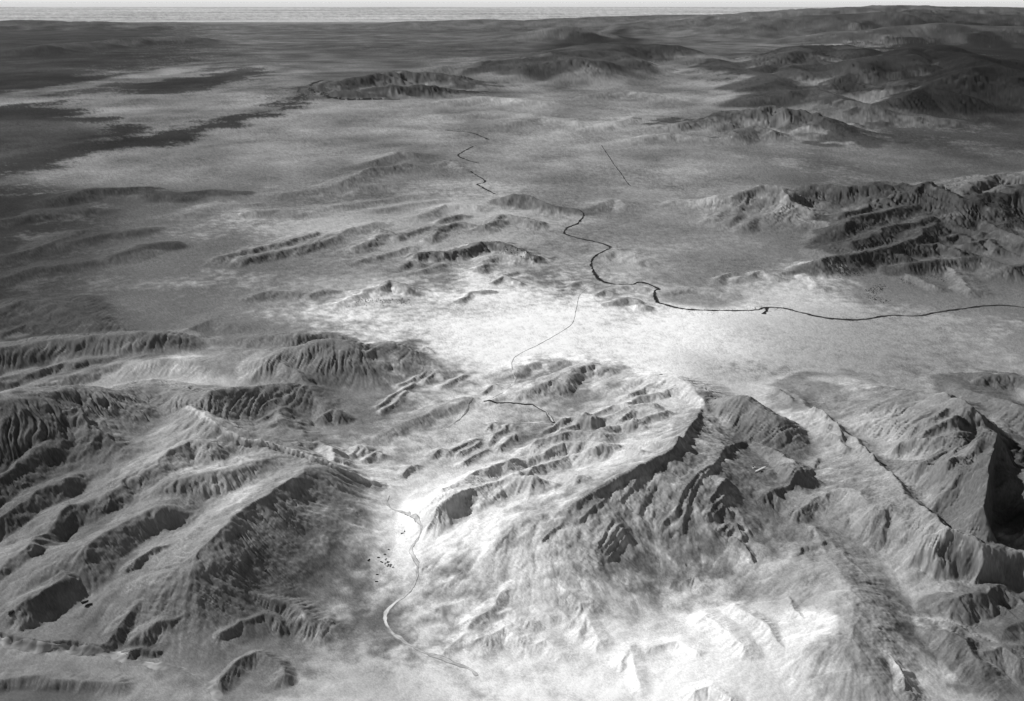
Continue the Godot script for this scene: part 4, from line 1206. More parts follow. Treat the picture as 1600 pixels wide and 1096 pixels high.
	ridge(17, 1, 70, 70, 0.3, 0.2, 14, 0.3, 0.25, [-131, -3679, 21.6, -100, -3852, 21.6, -48, -3884, 21.6, 31, -3841, 21.6])
	ridge(17, 1, 90, 60, 0.3, 0.2, 18, 0.18, 0.25, [-353, -4209, 21.6, -341, -4432, 21.6, -268, -4516, 21.6])
	ridge(17, 1, 100, 60, 0.3, 0.2, 20, 0.2, 0.25, [-494, -4293, 19.8, -429, -4386, 19.8, -372, -4454, 19.8])
	ridge(17, 1, 60, 50, 0.3, 0.2, 12, 0.14, 0.25, [-618, -4399, 19.8, -568, -4333, 19.8, -510, -4230, 19.8])
	ridge(17, 1, 110, 70, 0.3, 0.2, 22, -1, 0.25, [-654, -4045, 23.4, -621, -4164, 23.4, -578, -4278, 23.4])
	ridge(17, 1, 40, 34, 0.3, 0.2, 8, 0.26, 0.25, [-177, -3276, 11.7, -149, -3373, 11.7, -84, -3390, 11.7])
	ridge(17, 1, 140, 70, 0.3, 0.2, 28, -1, 0.25, [-1196, -3856, 23.4, -1109, -3976, 23.4, -1005, -4104, 23.4, -899, -4291, 23.4])
	ridge(17, 1, 130, 70, 0.3, 0.2, 26, -1, 0.25, [-1085, -3834, 23.4, -990, -3932, 23.4, -896, -4022, 23.4, -808, -4265, 23.4])
	ridge(17, 1, 80, 60, 0.3, 0.2, 16, 0.18, 0.25, [-923, -3319, 18, -863, -3368, 18, -799, -3351, 18])
	ridge(17, 1, 50, 40, 0.3, 0.2, 10, 0.2, 0.25, [-725, -3337, 12.6, -691, -3403, 12.6, -666, -3387, 12.6])
	ridge(17, 1, 200, 160, 0.3, 0.2, 40, 0.2, 0.25, [-975, -5544, 41.4, -888, -6027, 41.4, -660, -6180, 41.4])
	ridge(17, 1, 200, 160, 0.3, 0.2, 40, 0.18, 0.25, [-921, -6295, 36, -791, -6725, 36, -666, -6664, 36])
	ridge(17, 1, 110, 90, 0.3, 0.2, 22, 0.24, 0.25, [-460, -6347, 19.8, -417, -6456, 19.8, -315, -6113, 19.8])
	ridge(17, 1, 80, 60, 0.3, 0.2, 16, 0.14, 0.25, [-339, -4582, 19.8, -295, -4671, 19.8, -247, -4717, 19.8])
	ridge(17, 1, 90, 90, 0.3, 0.2, 18, 0.15, 0.25, [-120, -4449, 27, -44, -4667, 27, 37, -4607, 27, 121, -4505, 27])
	ridge(17, 1, 60, 40, 0.3, 0.2, 12, 0.18, 0.25, [-262, -4572, 12.6, -182, -4501, 12.6, -121, -4473, 12.6])
	ridge(17, 1, 110, 50, 0.3, 0.2, 22, -1, 0.25, [-627, -3828, 14.4, -536, -3935, 14.4, -440, -4047, 14.4])
	ridge(17, 1, 80, 50, 0.3, 0.2, 16, -1, 0.25, [-585, -3244, 14.4, -534, -3364, 14.4, -496, -3422, 14.4])
	ridge(17, 1, 140, 80, 0.3, 0.2, 28, -1, 0.25, [-841, -4135, 21.6, -760, -4325, 21.6, -641, -4530, 21.6])
	ridge(17, 1, 70, 40, 0.3, 0.2, 14, -1, 0.25, [-400, -3642, 10.8, -341, -3690, 10.8, -284, -3770, 10.8])
	ridge(17, 1, 200, 100, 0.3, 0.2, 40, -1, 0.25, [-1270, -5292, 18, -1022, -5490, 18, -735, -5531, 18])
	ridge(17, 1, 180, 100, 0.3, 0.2, 36, 0.22, 0.25, [-923, -4926, 19.8, -744, -5063, 19.8, -519, -5189, 19.8])
	ridge(17, 1, 140, 90, 0.3, 0.2, 28, -1, 0.25, [-472, -4687, 19.8, -332, -4959, 19.8, -181, -4926, 19.8])
	ridge(17, 1, 140, 80, 0.3, 0.2, 28, 0.22, 0.25, [-684, -4861, 16.2, -566, -4978, 16.2, -408, -5082, 16.2])
	ridge(17, 1, 30, 26, 0.3, 0.2, 6, 0.3, 0.25, [-50, -3635, 12.6, -12, -3570, 12.6, 29, -3498, 12.6])
	ridge(17, 1, 26, 24, 0.3, 0.2, 5.2, 0.3, 0.25, [-72, -3504, 10.8, -25, -3614, 10.8, 15, -3652, 10.8])
	ridge(17, 1, 400, 300, 0.6, 0.15, 90, 0.24, 0.25, [-723, -10170, 36, -281, -10891, 36, 266, -10307, 36])
	ridge(17, 1, 400, 250, 0.6, 0.15, 90, 0.24, 0.25, [0, -8505, 32.4, 289, -8903, 32.4, 553, -8505, 32.4])
	ridge(17, 1, 400, 300, 0.6, 0.15, 90, 0.24, 0.25, [936, -11184, 45, 1344, -11608, 45, 1669, -10789, 45])
	ridge(17, 1, 400, 160, 0.6, 0.15, 90, 0.24, 0.25, [-592, -9126, 19.8, -242, -9346, 19.8, 180, -9235, 19.8])
	ridge(17, 1, 300, 200, 0.6, 0.15, 90, 0.24, 0.25, [975, -7456, 32.4, 1261, -7724, 32.4, 1470, -7493, 32.4])
	ridge(17, 1, 300, 200, 0.6, 0.15, 90, 0.24, 0.25, [758, -8320, 27, 1176, -9059, 27, 1503, -8901, 27])
	ridge(18, 1, 200, 180, 0.5, 0.175, 40, 0.06, 0.25, [-1785, -2972, 32, -1712, -3076, 32, -1695, -3194, 32, -1608, -3217, 32, -1472, -3076, 32, -1341, -2952, 32])
	ridge(18, 1, 90, 80, 0.5, 0.175, 18, 0.06, 0.25, [-1619, -2886, 17.6, -1585, -2983, 17.6, -1466, -2950, 17.6])
	ridge(18, 1, 130, 90, 0.5, 0.175, 26, -1, 0.25, [-1052, -2935, 16, -1004, -3042, 16, -914, -3001, 16])
	ridge(18, 1, 240, 130, 0.5, 0.175, 48, 0.06, 0.25, [-2389, -5054, 35.2, -2328, -5314, 35.2, -2087, -5374, 35.2, -1820, -5107, 35.2])
	ridge(18, 1, 160, 100, 0.5, 0.175, 32, 0.06, 0.25, [-1811, -5277, 20.8, -1670, -5335, 20.8, -1548, -5277, 20.8])
	ridge(18, 1, 160, 100, 0.5, 0.175, 32, 0.06, 0.25, [-1619, -3896, 24, -1587, -4066, 24, -1493, -4089, 24])
	ridge(18, 1, 200, 110, 0.5, 0.175, 40, 0.06, 0.25, [-1938, -4079, 20.8, -1846, -4263, 20.8, -1706, -4355, 20.8])
	ridge(18, 1, 220, 130, 0.5, 0.175, 44, 0.06, 0.25, [-2096, -3843, 24, -2016, -4008, 24, -1953, -4314, 24])
	ridge(18, 1, 200, 100, 0.5, 0.175, 40, -1, 0.25, [-1344, -4767, 19.2, -1202, -4847, 19.2, -1056, -4767, 19.2])
	ridge(18, 1, 200, 120, 0.5, 0.175, 40, 0.18, 0.25, [-1644, -4705, 16, -1523, -4945, 16, -1366, -4979, 16])
	ridge(18, 1, 240, 130, 0.5, 0.175, 48, 0.06, 0.25, [-2435, -4519, 24, -2356, -4743, 24, -2166, -4823, 24])
	ridge(18, 1, 50, 40, 0.5, 0.175, 10, 0.2, 0.25, [-1080, -2905, 11.2, -1035, -2892, 11.2, -939, -2843, 11.2])
	ridge(18, 1, 180, 110, 0.5, 0.175, 36, 0.06, 0.25, [-1934, -3565, 19.2, -1878, -3708, 19.2, -1729, -3778, 19.2])
	ridge(13, 1, 520, 520, 0.35, 0.2, 110, 0.045, 0.25, [1486, -8596, 33, 1723, -8446, 66, 1948, -8642, 115.5, 2247, -8582, 165, 2514, -8400, 140.2, 2571, -7932, 82.5, 2600, -7441, 24.8])
	ridge(13, 1, 250, 250, 0.5, 0.15, 70, 0.11, 0.25, [1702, -7494, 66, 1955, -7943, 66, 2026, -7652, 66])
	ridge(13, 1, 300, 200, 0.55, 0.2, 70, 0.14, 0.25, [1390, -8215, 55, 1529, -8401, 55, 1764, -8215, 55])
	ridge(14, 1, 700, 900, 0.45, 0.175, 154, 0.035, 0.25, [3394, -17091, 110, 3223, -14678, 110, 3276, -12627, 110, 2879, -10347, 110])
	ridge(14, 1, 800, 700, 0.45, 0.175, 176, 0.035, 0.25, [3554, -14287, 160, 4010, -14907, 160, 3837, -12936, 160])
	ridge(14, 1, 1500, 1200, 0.45, 0.175, 330, 0.035, 0.25, [4358, -15881, 260, 5625, -18533, 260, 6246, -19111, 260, 5694, -16306, 260])
	ridge(14, 1, 900, 900, 0.45, 0.175, 198, 0.015, 0.25, [5222, -15042, 180, 6212, -17151, 180, 6013, -15747, 180])
	ridge(14, 1, 1600, 1600, 0.45, 0.175, 352, 0.015, 0.25, [4929, -13019, 330, 6890, -16780, 330, 6467, -14569, 330, 5210, -10939, 330])
	ridge(14, 1, 800, 700, 0.45, 0.175, 176, 0.035, 0.25, [4099, -12463, 160, 4987, -13853, 160, 4962, -12936, 160])
	ridge(14, 1, 600, 600, 0.45, 0.175, 132, 0.035, 0.25, [2829, -10221, 140, 3204, -10864, 140, 3150, -9855, 140, 3175, -8896, 140])
	ridge(14, 1, 700, 600, 0.45, 0.175, 154, 0.015, 0.25, [3833, -9671, 150, 4540, -10738, 150, 4438, -9671, 150])
	ridge(14, 1, 900, 800, 0.45, 0.175, 198, 0.035, 0.25, [4137, -14417, 170, 4914, -15755, 170, 4872, -14417, 170])
	ridge(14, 1, 1200, 900, 0.45, 0.175, 264, 0.015, 0.25, [6393, -13548, 220, 7445, -14806, 220, 7753, -14150, 220])
	ridge(14, 1, 900, 700, 0.45, 0.175, 198, 0.015, 0.25, [4253, -11044, 160, 4920, -11814, 160, 5045, -10611, 160, 5254, -10210, 160])
	ridge(14, 1, 500, 500, 0.45, 0.175, 110, 0.035, 0.25, [3528, -15806, 90, 3911, -16150, 90, 3870, -15161, 90])
	ridge(14, 1, 600, 500, 0.45, 0.175, 132, 0.035, 0.25, [3755, -11702, 110, 4121, -11896, 110, 4295, -11332, 110])
	ridge(14, 1, 600, 300, 0.6, 0.15, 96, 0.12, 0.25, [2602, -8921, 70, 3120, -9087, 70, 3483, -8658, 70])
	ridge(14, 1, 500, 300, 0.6, 0.15, 80, 0.1, 0.25, [3144, -8649, 60, 3487, -8963, 60, 3706, -8649, 60])
	ridge(15, 1, 700, 420, 0.5, 0.2, 130, 0.06, 0.25, [-2372, -12064, 45, -2108, -12162, 75, -1774, -12834, 135, -1441, -13342, 150, -911, -13196, 135, -585, -12660, 45])
	ridge(15, 1, 350, 420, 0.4, 0.3, 110, 0.04, 0.25, [-1611, -11280, 72, -1393, -11294, 120, -987, -11384, 120, -547, -11806, 36])
	ridge(15, 1, 300, 260, 0.4, 0.2, 90, 0.07, 0.25, [-2078, -10891, 36, -1949, -10978, 90, -1788, -10896, 90, -1516, -10944, 45])
	ridge(15, 1, 250, 250, 0.55, 0.2, 80, 0.1, 0.25, [-2307, -11657, 70, -2334, -12640, 70, -2203, -12534, 70])
	ridge(20, 1, 4500, 5000, 0.9, 0.075, 1350, 0.07, 0.12, [-34339, -42000, 205, -26404, -42000, 255, -21118, -42000, 280, -20318, -42000, 330, -19530, -42000, 305, -18219, -42000, 255, -17423, -42000, 280, -15849, -42000, 205, -14264, -42000, 205])
	ridge(20, 1, 4500, 4000, 0.9, 0.075, 1350, 0.09, 0.12, [-14264, -42000, 205, -10571, -42000, 155, -7928, -42000, 155, -5283, -42000, 205, -3960, -42000, 280, -1056, -42000, 305])
	ridge(20, 1, 4500, 5000, 0.9, 0.075, 1350, 0.09, 0.12, [-1056, -42000, 305, 528, -42000, 305, 1846, -42000, 379.9, 3164, -42000, 429.7, 5269, -42000, 504.4, 6849, -42000, 529.3, 7906, -42000, 479.5])
	ridge(20, 1, 6000, 7000, 0.9, 0.075, 1800, 0.085, 0.12, [7280, -40000, 480.6, 8777, -40000, 599.1, 9774, -40000, 670, 11270, -40000, 740.9, 12264, -40000, 811.7, 13262, -40000, 835.3, 14504, -40000, 905.9, 15505, -40000, 905.9, 17016, -40000, 835.3, 18013, -40000, 858.8, 20023, -40000, 811.7, 25023, -40000, 835.3, 32537, -40000, 811.7])
	ridge(20, 1, 4000, 4000, 0.9, 0.075, 1200, 0.06, 0.12, [8291, -33000, 493.1, 9525, -33000, 591.1, 10760, -33000, 649.7, 12405, -33000, 727.8, 13447, -33000, 669.2, 14482, -33000, 669.2, 18627, -33000, 630.2, 24837, -33000, 630.2])
	ridge(20, 1, 3000, 3000, 0.9, 0.075, 900, 0.05, 0.12, [8853, -26000, 321.6, 9818, -26000, 461.4, 10792, -26000, 507.9, 12114, -26000, 430.4, 14726, -26000, 461.4])
	ridge(20, 1, 2200, 1800, 0.9, 0.075, 660, 0.1, 0.12, [915, -29000, 208.6, 1461, -29000, 347.3, 1919, -29000, 295.3])
	ridge(20, 1, 2200, 1800, 0.7, 0.15, 550, 0.045, 0.25, [744, -14641, 300, 1313, -17269, 300, 1921, -18965, 300, 2442, -18365, 300])
	ridge(20, 1, 1500, 900, 0.7, 0.15, 375, 0.05, 0.25, [-9720, -20723, 160, -9940, -22758, 160, -9676, -23527, 160])
	ridge(20, 1, 1200, 800, 0.7, 0.15, 300, 0.12, 0.25, [-926, -14513, 120, -398, -15617, 120, -97, -15285, 120])
	ridge(20, 1, 1800, 1000, 0.7, 0.15, 450, 0.08, 0.25, [-9569, -25229, 160, -9100, -26674, 160, -8270, -26175, 160])

func soil_and_light_tables() -> void:  # real ground tones mixed with painted glare, vignette and shade
	soil_and_light(0.36, 900, 1, [-903781, -850725, -301260, -850725, 301260, -850725, 903781, -850725, 159491, -149830, 87463, -82002, 60252, -56378, 20084, -56378, -20084, -56378, -60252, -56378, -87463, -82002, -159491, -149830])
	soil_and_light(0.03, 2500, 1, [-53164, -49703, -40342, -49703, -27520, -49703, -14698, -49703, -8558, -30776, -5787, -22234, -4209, -17370, -4389, -16775, -4557, -16218, -4715, -15697, -4858, -14313, -4979, -13148, -5082, -12155, -6069, -11297, -6929, -10550, -7686, -9893, -11911, -13591, -20902, -21461])  # dark upper left corner of the view painted into the ground
	soil_and_light(0.085, 2500, 1, [-13882, -46921, -4320, -52832, 7975, -60431, 24367, -70563, 16767, -48740, 12744, -37187, 10253, -30035, 7490, -24794, 5540, -21095, 4090, -18344, 1333, -16492, -926, -14974, -2812, -13706, -3177, -14747, -3601, -15953, -4098, -17370, -5643, -22036, -8291, -30035])
	soil_and_light(0.016, 2500, 1, [35221, -106024, 58923, -106024, 82625, -106024, 106327, -106024, 21444, -21095, 11925, -11570, 8258, -7902, 6680, -8038, 5050, -8178, 3363, -8323, 3705, -9691, 4174, -11570, 4858, -14313, 6817, -20229, 11423, -34142])  # vignette and cloud shade at upper right painted as dark ground
	soil_and_light(0.045, 900, 1, [4021, -10550, 5862, -10550, 7702, -10550, 9542, -10550, 7726, -8473, 6491, -7061, 5596, -6038, 4743, -6038, 3891, -6038, 3038, -6038, 3002, -6376, 2962, -6751, 2917, -7170, 3200, -8038, 3557, -9130])
	soil_and_light(0.1, 900, 1, [1647, -7170, 2285, -6955, 2888, -6751, 3458, -6558, 3928, -6376, 4373, -6202, 4797, -6038, 3874, -4807, 3249, -3974, 2798, -3372, 2438, -3344, 2084, -3318, 1734, -3291, 1570, -3372, 1399, -3455, 1219, -3543, 1224, -3898, 1230, -4328, 1197, -4694, 1344, -5455, 1476, -6202])
	soil_and_light(0.05, 600, 1, [-6051, -6558, -4910, -6376, -3827, -6202, -2798, -6038, -2455, -5843, -2132, -5661, -1827, -5488, -1657, -4945, -1529, -4535, -1409, -4150, -1344, -3831, -1284, -3543, -1232, -3291, -1160, -3165, -1086, -3029, -1015, -2895, -1115, -2733, -1255, -2694, -1385, -2642, -1684, -2558, -2032, -2560, -2319, -2495, -2958, -3190, -4007, -4332])
	soil_and_light(0.03, 400, 1, [-5596, -6038, -4601, -5881, -3654, -5732, -2751, -5590, -2448, -5141, -2268, -4929, -2089, -4705, -1937, -4251, -1873, -4006, -1774, -3698, -1666, -3543, -1549, -3359, -1430, -3166, -1394, -2980, -1397, -2885, -1351, -2701, -1732, -2706, -2136, -2737, -2486, -2700, -3086, -3344, -4007, -4332])
	soil_and_light(0.12, 500, 1, [-2155, -5389, -1913, -5455, -1666, -5522, -1413, -5590, -1228, -5201, -1046, -4771, -922, -4558, -819, -4115, -751, -3831, -683, -3543, -773, -3427, -856, -3312, -938, -3215, -934, -3065, -940, -2962, -939, -2843, -1024, -2842, -1123, -2877, -1243, -2961, -1336, -3110, -1442, -3284, -1550, -3455, -1585, -3666, -1603, -3851, -1661, -4147, -1805, -4509, -1966, -4914])
	soil_and_light(0.2, 800, 1, [-1636, -10550, -534, -10788, 617, -11037, 1821, -11297, 1683, -9497, 1582, -8178, 1506, -7170, 1421, -6466, 1352, -5881, 1293, -5389, 1091, -4685, 977, -4332, 859, -3937, 739, -3866, 623, -3797, 511, -3730, 471, -4166, 422, -4702, 359, -5389, 205, -5806, 28, -6288, -180, -6851, -481, -6851, -781, -6851, -1081, -6851, -1219, -7770, -1397, -8957])
	soil_and_light(0.19, 400, 1, [-2951, -5696, -2930, -5866, -2908, -6046, -2885, -6236, -2779, -6447, -2666, -6672, -2545, -6913, -2490, -7159, -2431, -7423, -2368, -7706, -2310, -8107, -2245, -8551, -2174, -9043, -1955, -9219, -1728, -9403, -1492, -9593, -1235, -8629, -1024, -7835, -847, -7170, -889, -6751, -926, -6376, -959, -6038, -1132, -5959, -1300, -5881, -1464, -5806, -1659, -5769, -1852, -5732, -2043, -5696, -2346, -5696, -2649, -5696])
	soil_and_light(0.27, 500, 1, [-1257, -5389, -1138, -5455, -1017, -5522, -892, -5590, -637, -5522, -388, -5455, -144, -5389, 22, -4957, 172, -4814, 316, -4699, 349, -4289, 371, -3886, 399, -3634, 184, -3666, -34, -3698, -256, -3730, -360, -3573, -453, -3395, -545, -3273, -654, -3291, -761, -3291, -867, -3291, -865, -3484, -862, -3698, -859, -3937, -949, -3946, -1056, -4016, -1188, -4166, -1207, -4511, -1209, -4829])
	soil_and_light(0.42, 300, 1, [200, -3634, 257, -3498, 312, -3384, 363, -3277, 487, -3291, 608, -3291, 730, -3291, 830, -3399, 936, -3513, 1043, -3615, 1114, -3635, 1176, -3622, 1244, -3630, 1211, -3543, 1150, -3372, 1095, -3215, 1175, -3165, 1253, -3117, 1329, -3070, 1232, -2981, 1139, -2895, 1051, -2814, 920, -2664, 795, -2511, 681, -2368, 654, -2492, 615, -2594, 574, -2700, 463, -2814, 343, -2937, 214, -3070, 210, -3240, 205, -3427])
	soil_and_light(0.42, 260, 1, [-686, -3070, -642, -3141, -594, -3204, -545, -3273, -493, -3341, -437, -3390, -373, -3379, -347, -3603, -306, -3729, -264, -3867, -151, -3901, -35, -3835, 78, -3802, 133, -3634, 183, -3455, 228, -3291, 298, -3215, 365, -3141, 429, -3070, 568, -3048, 705, -3025, 841, -3003, 830, -2854, 821, -2719, 812, -2594, 755, -2519, 698, -2437, 650, -2382, 558, -2192, 518, -2200, 474, -2188, 393, -2347, 301, -2534, 190, -2686, 26, -2728, -143, -2756, -308, -2725, -385, -2827, -463, -2906, -541, -2970, -588, -3003, -637, -3036])
	soil_and_light(0.7, 260, 1, [-514, -3070, -459, -3141, -402, -3215, -342, -3291, -282, -3399, -218, -3513, -149, -3627, -49, -3581, 49, -3573, 146, -3543, 172, -3399, 196, -3265, 219, -3141, 297, -3117, 374, -3094, 450, -3070, 529, -3070, 607, -3070, 686, -3070, 703, -2981, 719, -2895, 734, -2814, 676, -2700, 621, -2594, 571, -2495, 497, -2486, 420, -2450, 357, -2504, 279, -2560, 197, -2600, 114, -2684, 25, -2616, -61, -2591, -144, -2526, -195, -2571, -245, -2588, -296, -2602, -352, -2668, -437, -2916])  # pale plain, whitened further to paint in the central glare
	soil_and_light(0.6, 160, 1, [-178, -1695, -118, -1689, -60, -1740, 0, -1787, 43, -1726, 84, -1679, 122, -1626, 145, -1591, 165, -1550, 187, -1522, 235, -1528, 282, -1533, 329, -1532, 366, -1521, 402, -1505, 436, -1489, 447, -1424, 454, -1353, 459, -1284, 472, -1235, 486, -1193, 500, -1156, 306, -1170, 106, -1178, -96, -1178, -126, -1226, -157, -1276, -190, -1331, -169, -1364, -146, -1396, -122, -1421, -113, -1460, -104, -1495, -94, -1531, -121, -1586, -149, -1638])
	soil_and_light(0.64, 260, 1, [-84, -1327, -21, -1331, 42, -1334, 106, -1344, 135, -1346, 164, -1356, 194, -1363, 227, -1395, 260, -1427, 294, -1457, 325, -1459, 355, -1461, 386, -1464, 396, -1410, 405, -1355, 415, -1310, 433, -1257, 448, -1206, 464, -1160, 248, -1170, 29, -1168, -191, -1164, -189, -1201, -187, -1240, -185, -1282, -152, -1298, -118, -1312])  # glare along the bottom of the view painted into pale ground
	soil_and_light(0.4, 120, 1, [513, -2301, 539, -2483, 548, -2594, 555, -2700, 614, -2646, 671, -2594, 725, -2542, 770, -2424, 808, -2308, 850, -2222, 849, -2109, 843, -1995, 827, -1868, 760, -1782, 734, -1795, 710, -1809, 712, -1943, 686, -2017, 642, -2042, 613, -2071, 587, -2113, 561, -2159, 544, -2121, 523, -2069, 476, -1910, 441, -1837, 417, -1809, 394, -1782, 427, -1925, 474, -2135])
	soil_and_light(0.42, 100, 1, [59, -2021, 124, -2131, 200, -2310, 277, -2417, 335, -2416, 389, -2396, 443, -2385, 455, -2338, 465, -2285, 473, -2226, 422, -2105, 345, -1834, 315, -1790, 281, -1792, 242, -1761, 205, -1734, 171, -1723, 136, -1710, 101, -1695, 25, -1703, -51, -1698, -125, -1668, -110, -1693, -95, -1745, -81, -1834, -37, -1894, 10, -2025])
	soil_and_light(0.36, 140, 1, [201, -1690, 246, -1722, 293, -1759, 346, -1819, 394, -1932, 452, -2074, 502, -2167, 500, -2105, 494, -2032, 476, -1910, 440, -1790, 418, -1722, 401, -1674, 379, -1647, 360, -1625, 340, -1601, 289, -1588, 239, -1571, 189, -1546, 158, -1554, 127, -1570, 96, -1582, 130, -1615, 165, -1648])
	soil_and_light(0.42, 90, 1, [386, -1589, 405, -1604, 424, -1620, 448, -1656, 460, -1634, 472, -1613, 483, -1592, 502, -1569, 515, -1532, 529, -1498, 503, -1448, 484, -1413, 462, -1371, 442, -1418, 419, -1459, 392, -1496, 391, -1528, 389, -1560])
	soil_and_light(0.27, 260, 1, [702, -2262, 801, -2284, 887, -2273, 970, -2254, 1331, -2419, 1620, -2417, 1899, -2402, 1445, -1742, 1132, -1297, 974, -1057, 847, -1083, 715, -1110, 578, -1135, 559, -1164, 540, -1193, 520, -1226, 504, -1270, 493, -1337, 485, -1418, 503, -1460, 529, -1525, 553, -1583, 545, -1642, 531, -1688, 519, -1744, 579, -1916, 631, -2059])
	soil_and_light(0.13, 240, 1, [775, -1645, 824, -1648, 874, -1654, 944, -1694, 1319, -2061, 1507, -2084, 1680, -2084, 1370, -1638, 1148, -1322, 1028, -1139, 908, -1158, 786, -1178, 660, -1199, 664, -1242, 666, -1283, 675, -1338, 705, -1379, 730, -1410, 759, -1447, 749, -1478, 751, -1537])
	soil_and_light(0.17, 120, 1, [-433, -1712, -408, -1754, -382, -1796, -356, -1849, -331, -1803, -308, -1764, -286, -1729, -297, -1684, -307, -1642, -318, -1605, -340, -1567, -361, -1531, -381, -1495, -397, -1486, -414, -1477, -431, -1469, -442, -1487, -453, -1506, -465, -1526, -455, -1585, -443, -1640])  # shaded right side of the ridge painted as darker ground
	soil_and_light(0.4, 140, 1, [-372, -1451, -356, -1506, -339, -1562, -320, -1622, -317, -1679, -314, -1744, -312, -1821, -280, -1815, -247, -1805, -214, -1786, -215, -1712, -218, -1655, -220, -1603, -227, -1557, -234, -1514, -240, -1472, -219, -1394, -199, -1320, -181, -1251, -171, -1221, -162, -1192, -152, -1164, -206, -1164, -260, -1164, -314, -1164, -339, -1221, -362, -1269, -394, -1343, -385, -1371, -375, -1398])
	soil_and_light(0.57, 150, 1, [-361, -2051, -352, -2127, -336, -2166, -323, -2227, -284, -2315, -242, -2402, -196, -2490, -155, -2510, -116, -2560, -74, -2594, -30, -2552, 12, -2525, 52, -2446, 68, -2373, 84, -2315, 97, -2233, 73, -2142, 49, -2009, 29, -1932, -17, -1769, -60, -1736, -102, -1697, -113, -1674, -125, -1653, -136, -1633, -121, -1586, -106, -1539, -92, -1499, -99, -1468, -105, -1437, -110, -1408, -116, -1383, -122, -1357, -127, -1329, -156, -1336, -184, -1342, -214, -1348, -240, -1371, -267, -1394, -294, -1416, -305, -1450, -317, -1484, -327, -1516, -322, -1541, -316, -1566, -310, -1591, -304, -1618, -298, -1648, -292, -1680, -282, -1700, -272, -1721, -262, -1743, -283, -1773, -305, -1805, -328, -1843, -336, -1894, -351, -1986])
	soil_and_light(0.26, 160, 1, [-784, -1945, -702, -1891, -644, -1899, -590, -1920, -543, -1898, -494, -1866, -442, -1815, -451, -1757, -462, -1711, -474, -1671, -498, -1618, -519, -1564, -542, -1520, -557, -1501, -570, -1481, -585, -1466, -621, -1481, -656, -1492, -686, -1491, -690, -1544, -689, -1590, -696, -1658, -722, -1744, -736, -1801])
	soil_and_light(0.36, 70, 1, [-643, -1728, -608, -1757, -574, -1793, -544, -1849, -516, -1844, -492, -1853, -461, -1840, -462, -1785, -466, -1743, -469, -1703, -501, -1678, -535, -1660, -569, -1644, -602, -1699, -623, -1715])
	soil_and_light(0.36, 100, 1, [-383, -1344, -366, -1362, -344, -1367, -328, -1394, -309, -1410, -289, -1416, -267, -1417, -245, -1371, -225, -1325, -205, -1282, -187, -1246, -170, -1211, -154, -1178, -205, -1178, -256, -1178, -308, -1178, -331, -1230, -357, -1286])
	soil_and_light(0.28, 80, 1, [-880, -1281, -841, -1284, -801, -1287, -762, -1291, -713, -1288, -664, -1285, -614, -1280, -577, -1272, -541, -1264, -505, -1256, -485, -1235, -466, -1213, -446, -1192, -574, -1187, -701, -1182, -827, -1177, -845, -1212, -862, -1247])
	soil_and_light(0.28, 60, 1, [-1541, -2380, -1485, -2383, -1436, -2399, -1392, -2424, -1363, -2438, -1329, -2443, -1299, -2455, -1277, -2472, -1256, -2489, -1234, -2507, -1196, -2545, -1157, -2584, -1118, -2629, -1072, -2603, -1029, -2584, -986, -2567, -887, -2559, -785, -2544, -681, -2514, -690, -2501, -699, -2488, -708, -2475, -749, -2474, -790, -2472, -826, -2453, -871, -2402, -902, -2320, -955, -2300, -975, -2232, -1003, -2188, -1031, -2148, -1046, -2103, -1063, -2064, -1078, -2021, -1098, -1984, -1122, -1958, -1153, -1942, -1194, -1952, -1236, -1963])
	soil_and_light(0.05, 400, 0.6, [-6962, -9771, -6354, -9811, -5742, -9852, -5124, -9893, -4772, -9691, -4434, -9497, -4108, -9310, -3769, -8873, -3458, -8473, -3174, -8107, -3108, -7706, -3047, -7341, -2992, -7007, -3042, -6731, -3089, -6475, -3132, -6236, -3431, -5928, -3703, -5646, -3951, -5389, -4617, -6358, -5552, -7719])
	soil_and_light(0.024, 200, 1.6, [-6840, -9593, -6304, -9731, -5753, -9872, -5187, -10018, -5097, -10189, -5004, -10367, -4907, -10550, -4674, -10277, -4452, -10018, -4240, -9771, -4008, -9459, -3789, -9166, -3583, -8890, -3427, -8693, -3278, -8504, -3136, -8323, -3057, -8135, -2982, -7955, -2910, -7783, -2870, -7862, -2828, -7942, -2787, -8024, -2813, -8265, -2840, -8520, -2870, -8790, -2811, -8725, -2754, -8661, -2697, -8597, -2627, -8890, -2553, -9201, -2473, -9535, -2484, -9852, -2496, -10189, -2508, -10550, -2500, -10987, -2491, -11459, -2481, -11973, -2369, -11542, -2265, -11140, -2168, -10764, -2223, -10189, -2273, -9671, -2318, -9201, -2397, -8661, -2468, -8178, -2532, -7744, -2587, -7531, -2639, -7329, -2689, -7137, -2767, -7029, -2842, -6923, -2916, -6821, -2975, -6711, -3032, -6605, -3087, -6502, -3090, -6323, -3092, -6152, -3095, -5990, -3182, -5851, -3266, -5718, -3346, -5590, -3375, -5732, -3406, -5881, -3438, -6038, -3407, -6236, -3374, -6447, -3339, -6672, -3338, -6892, -3336, -7126, -3335, -7376, -3284, -7447, -3232, -7519, -3180, -7593, -3188, -7719, -3197, -7849, -3205, -7983, -3308, -8135, -3415, -8294, -3526, -8458, -3643, -8566, -3764, -8677, -3887, -8790, -4026, -8890, -4167, -8991, -4312, -9095, -4417, -9026, -4521, -8957, -4623, -8890, -5090, -8693, -5538, -8504, -5967, -8323, -6232, -8709, -6522, -9130])
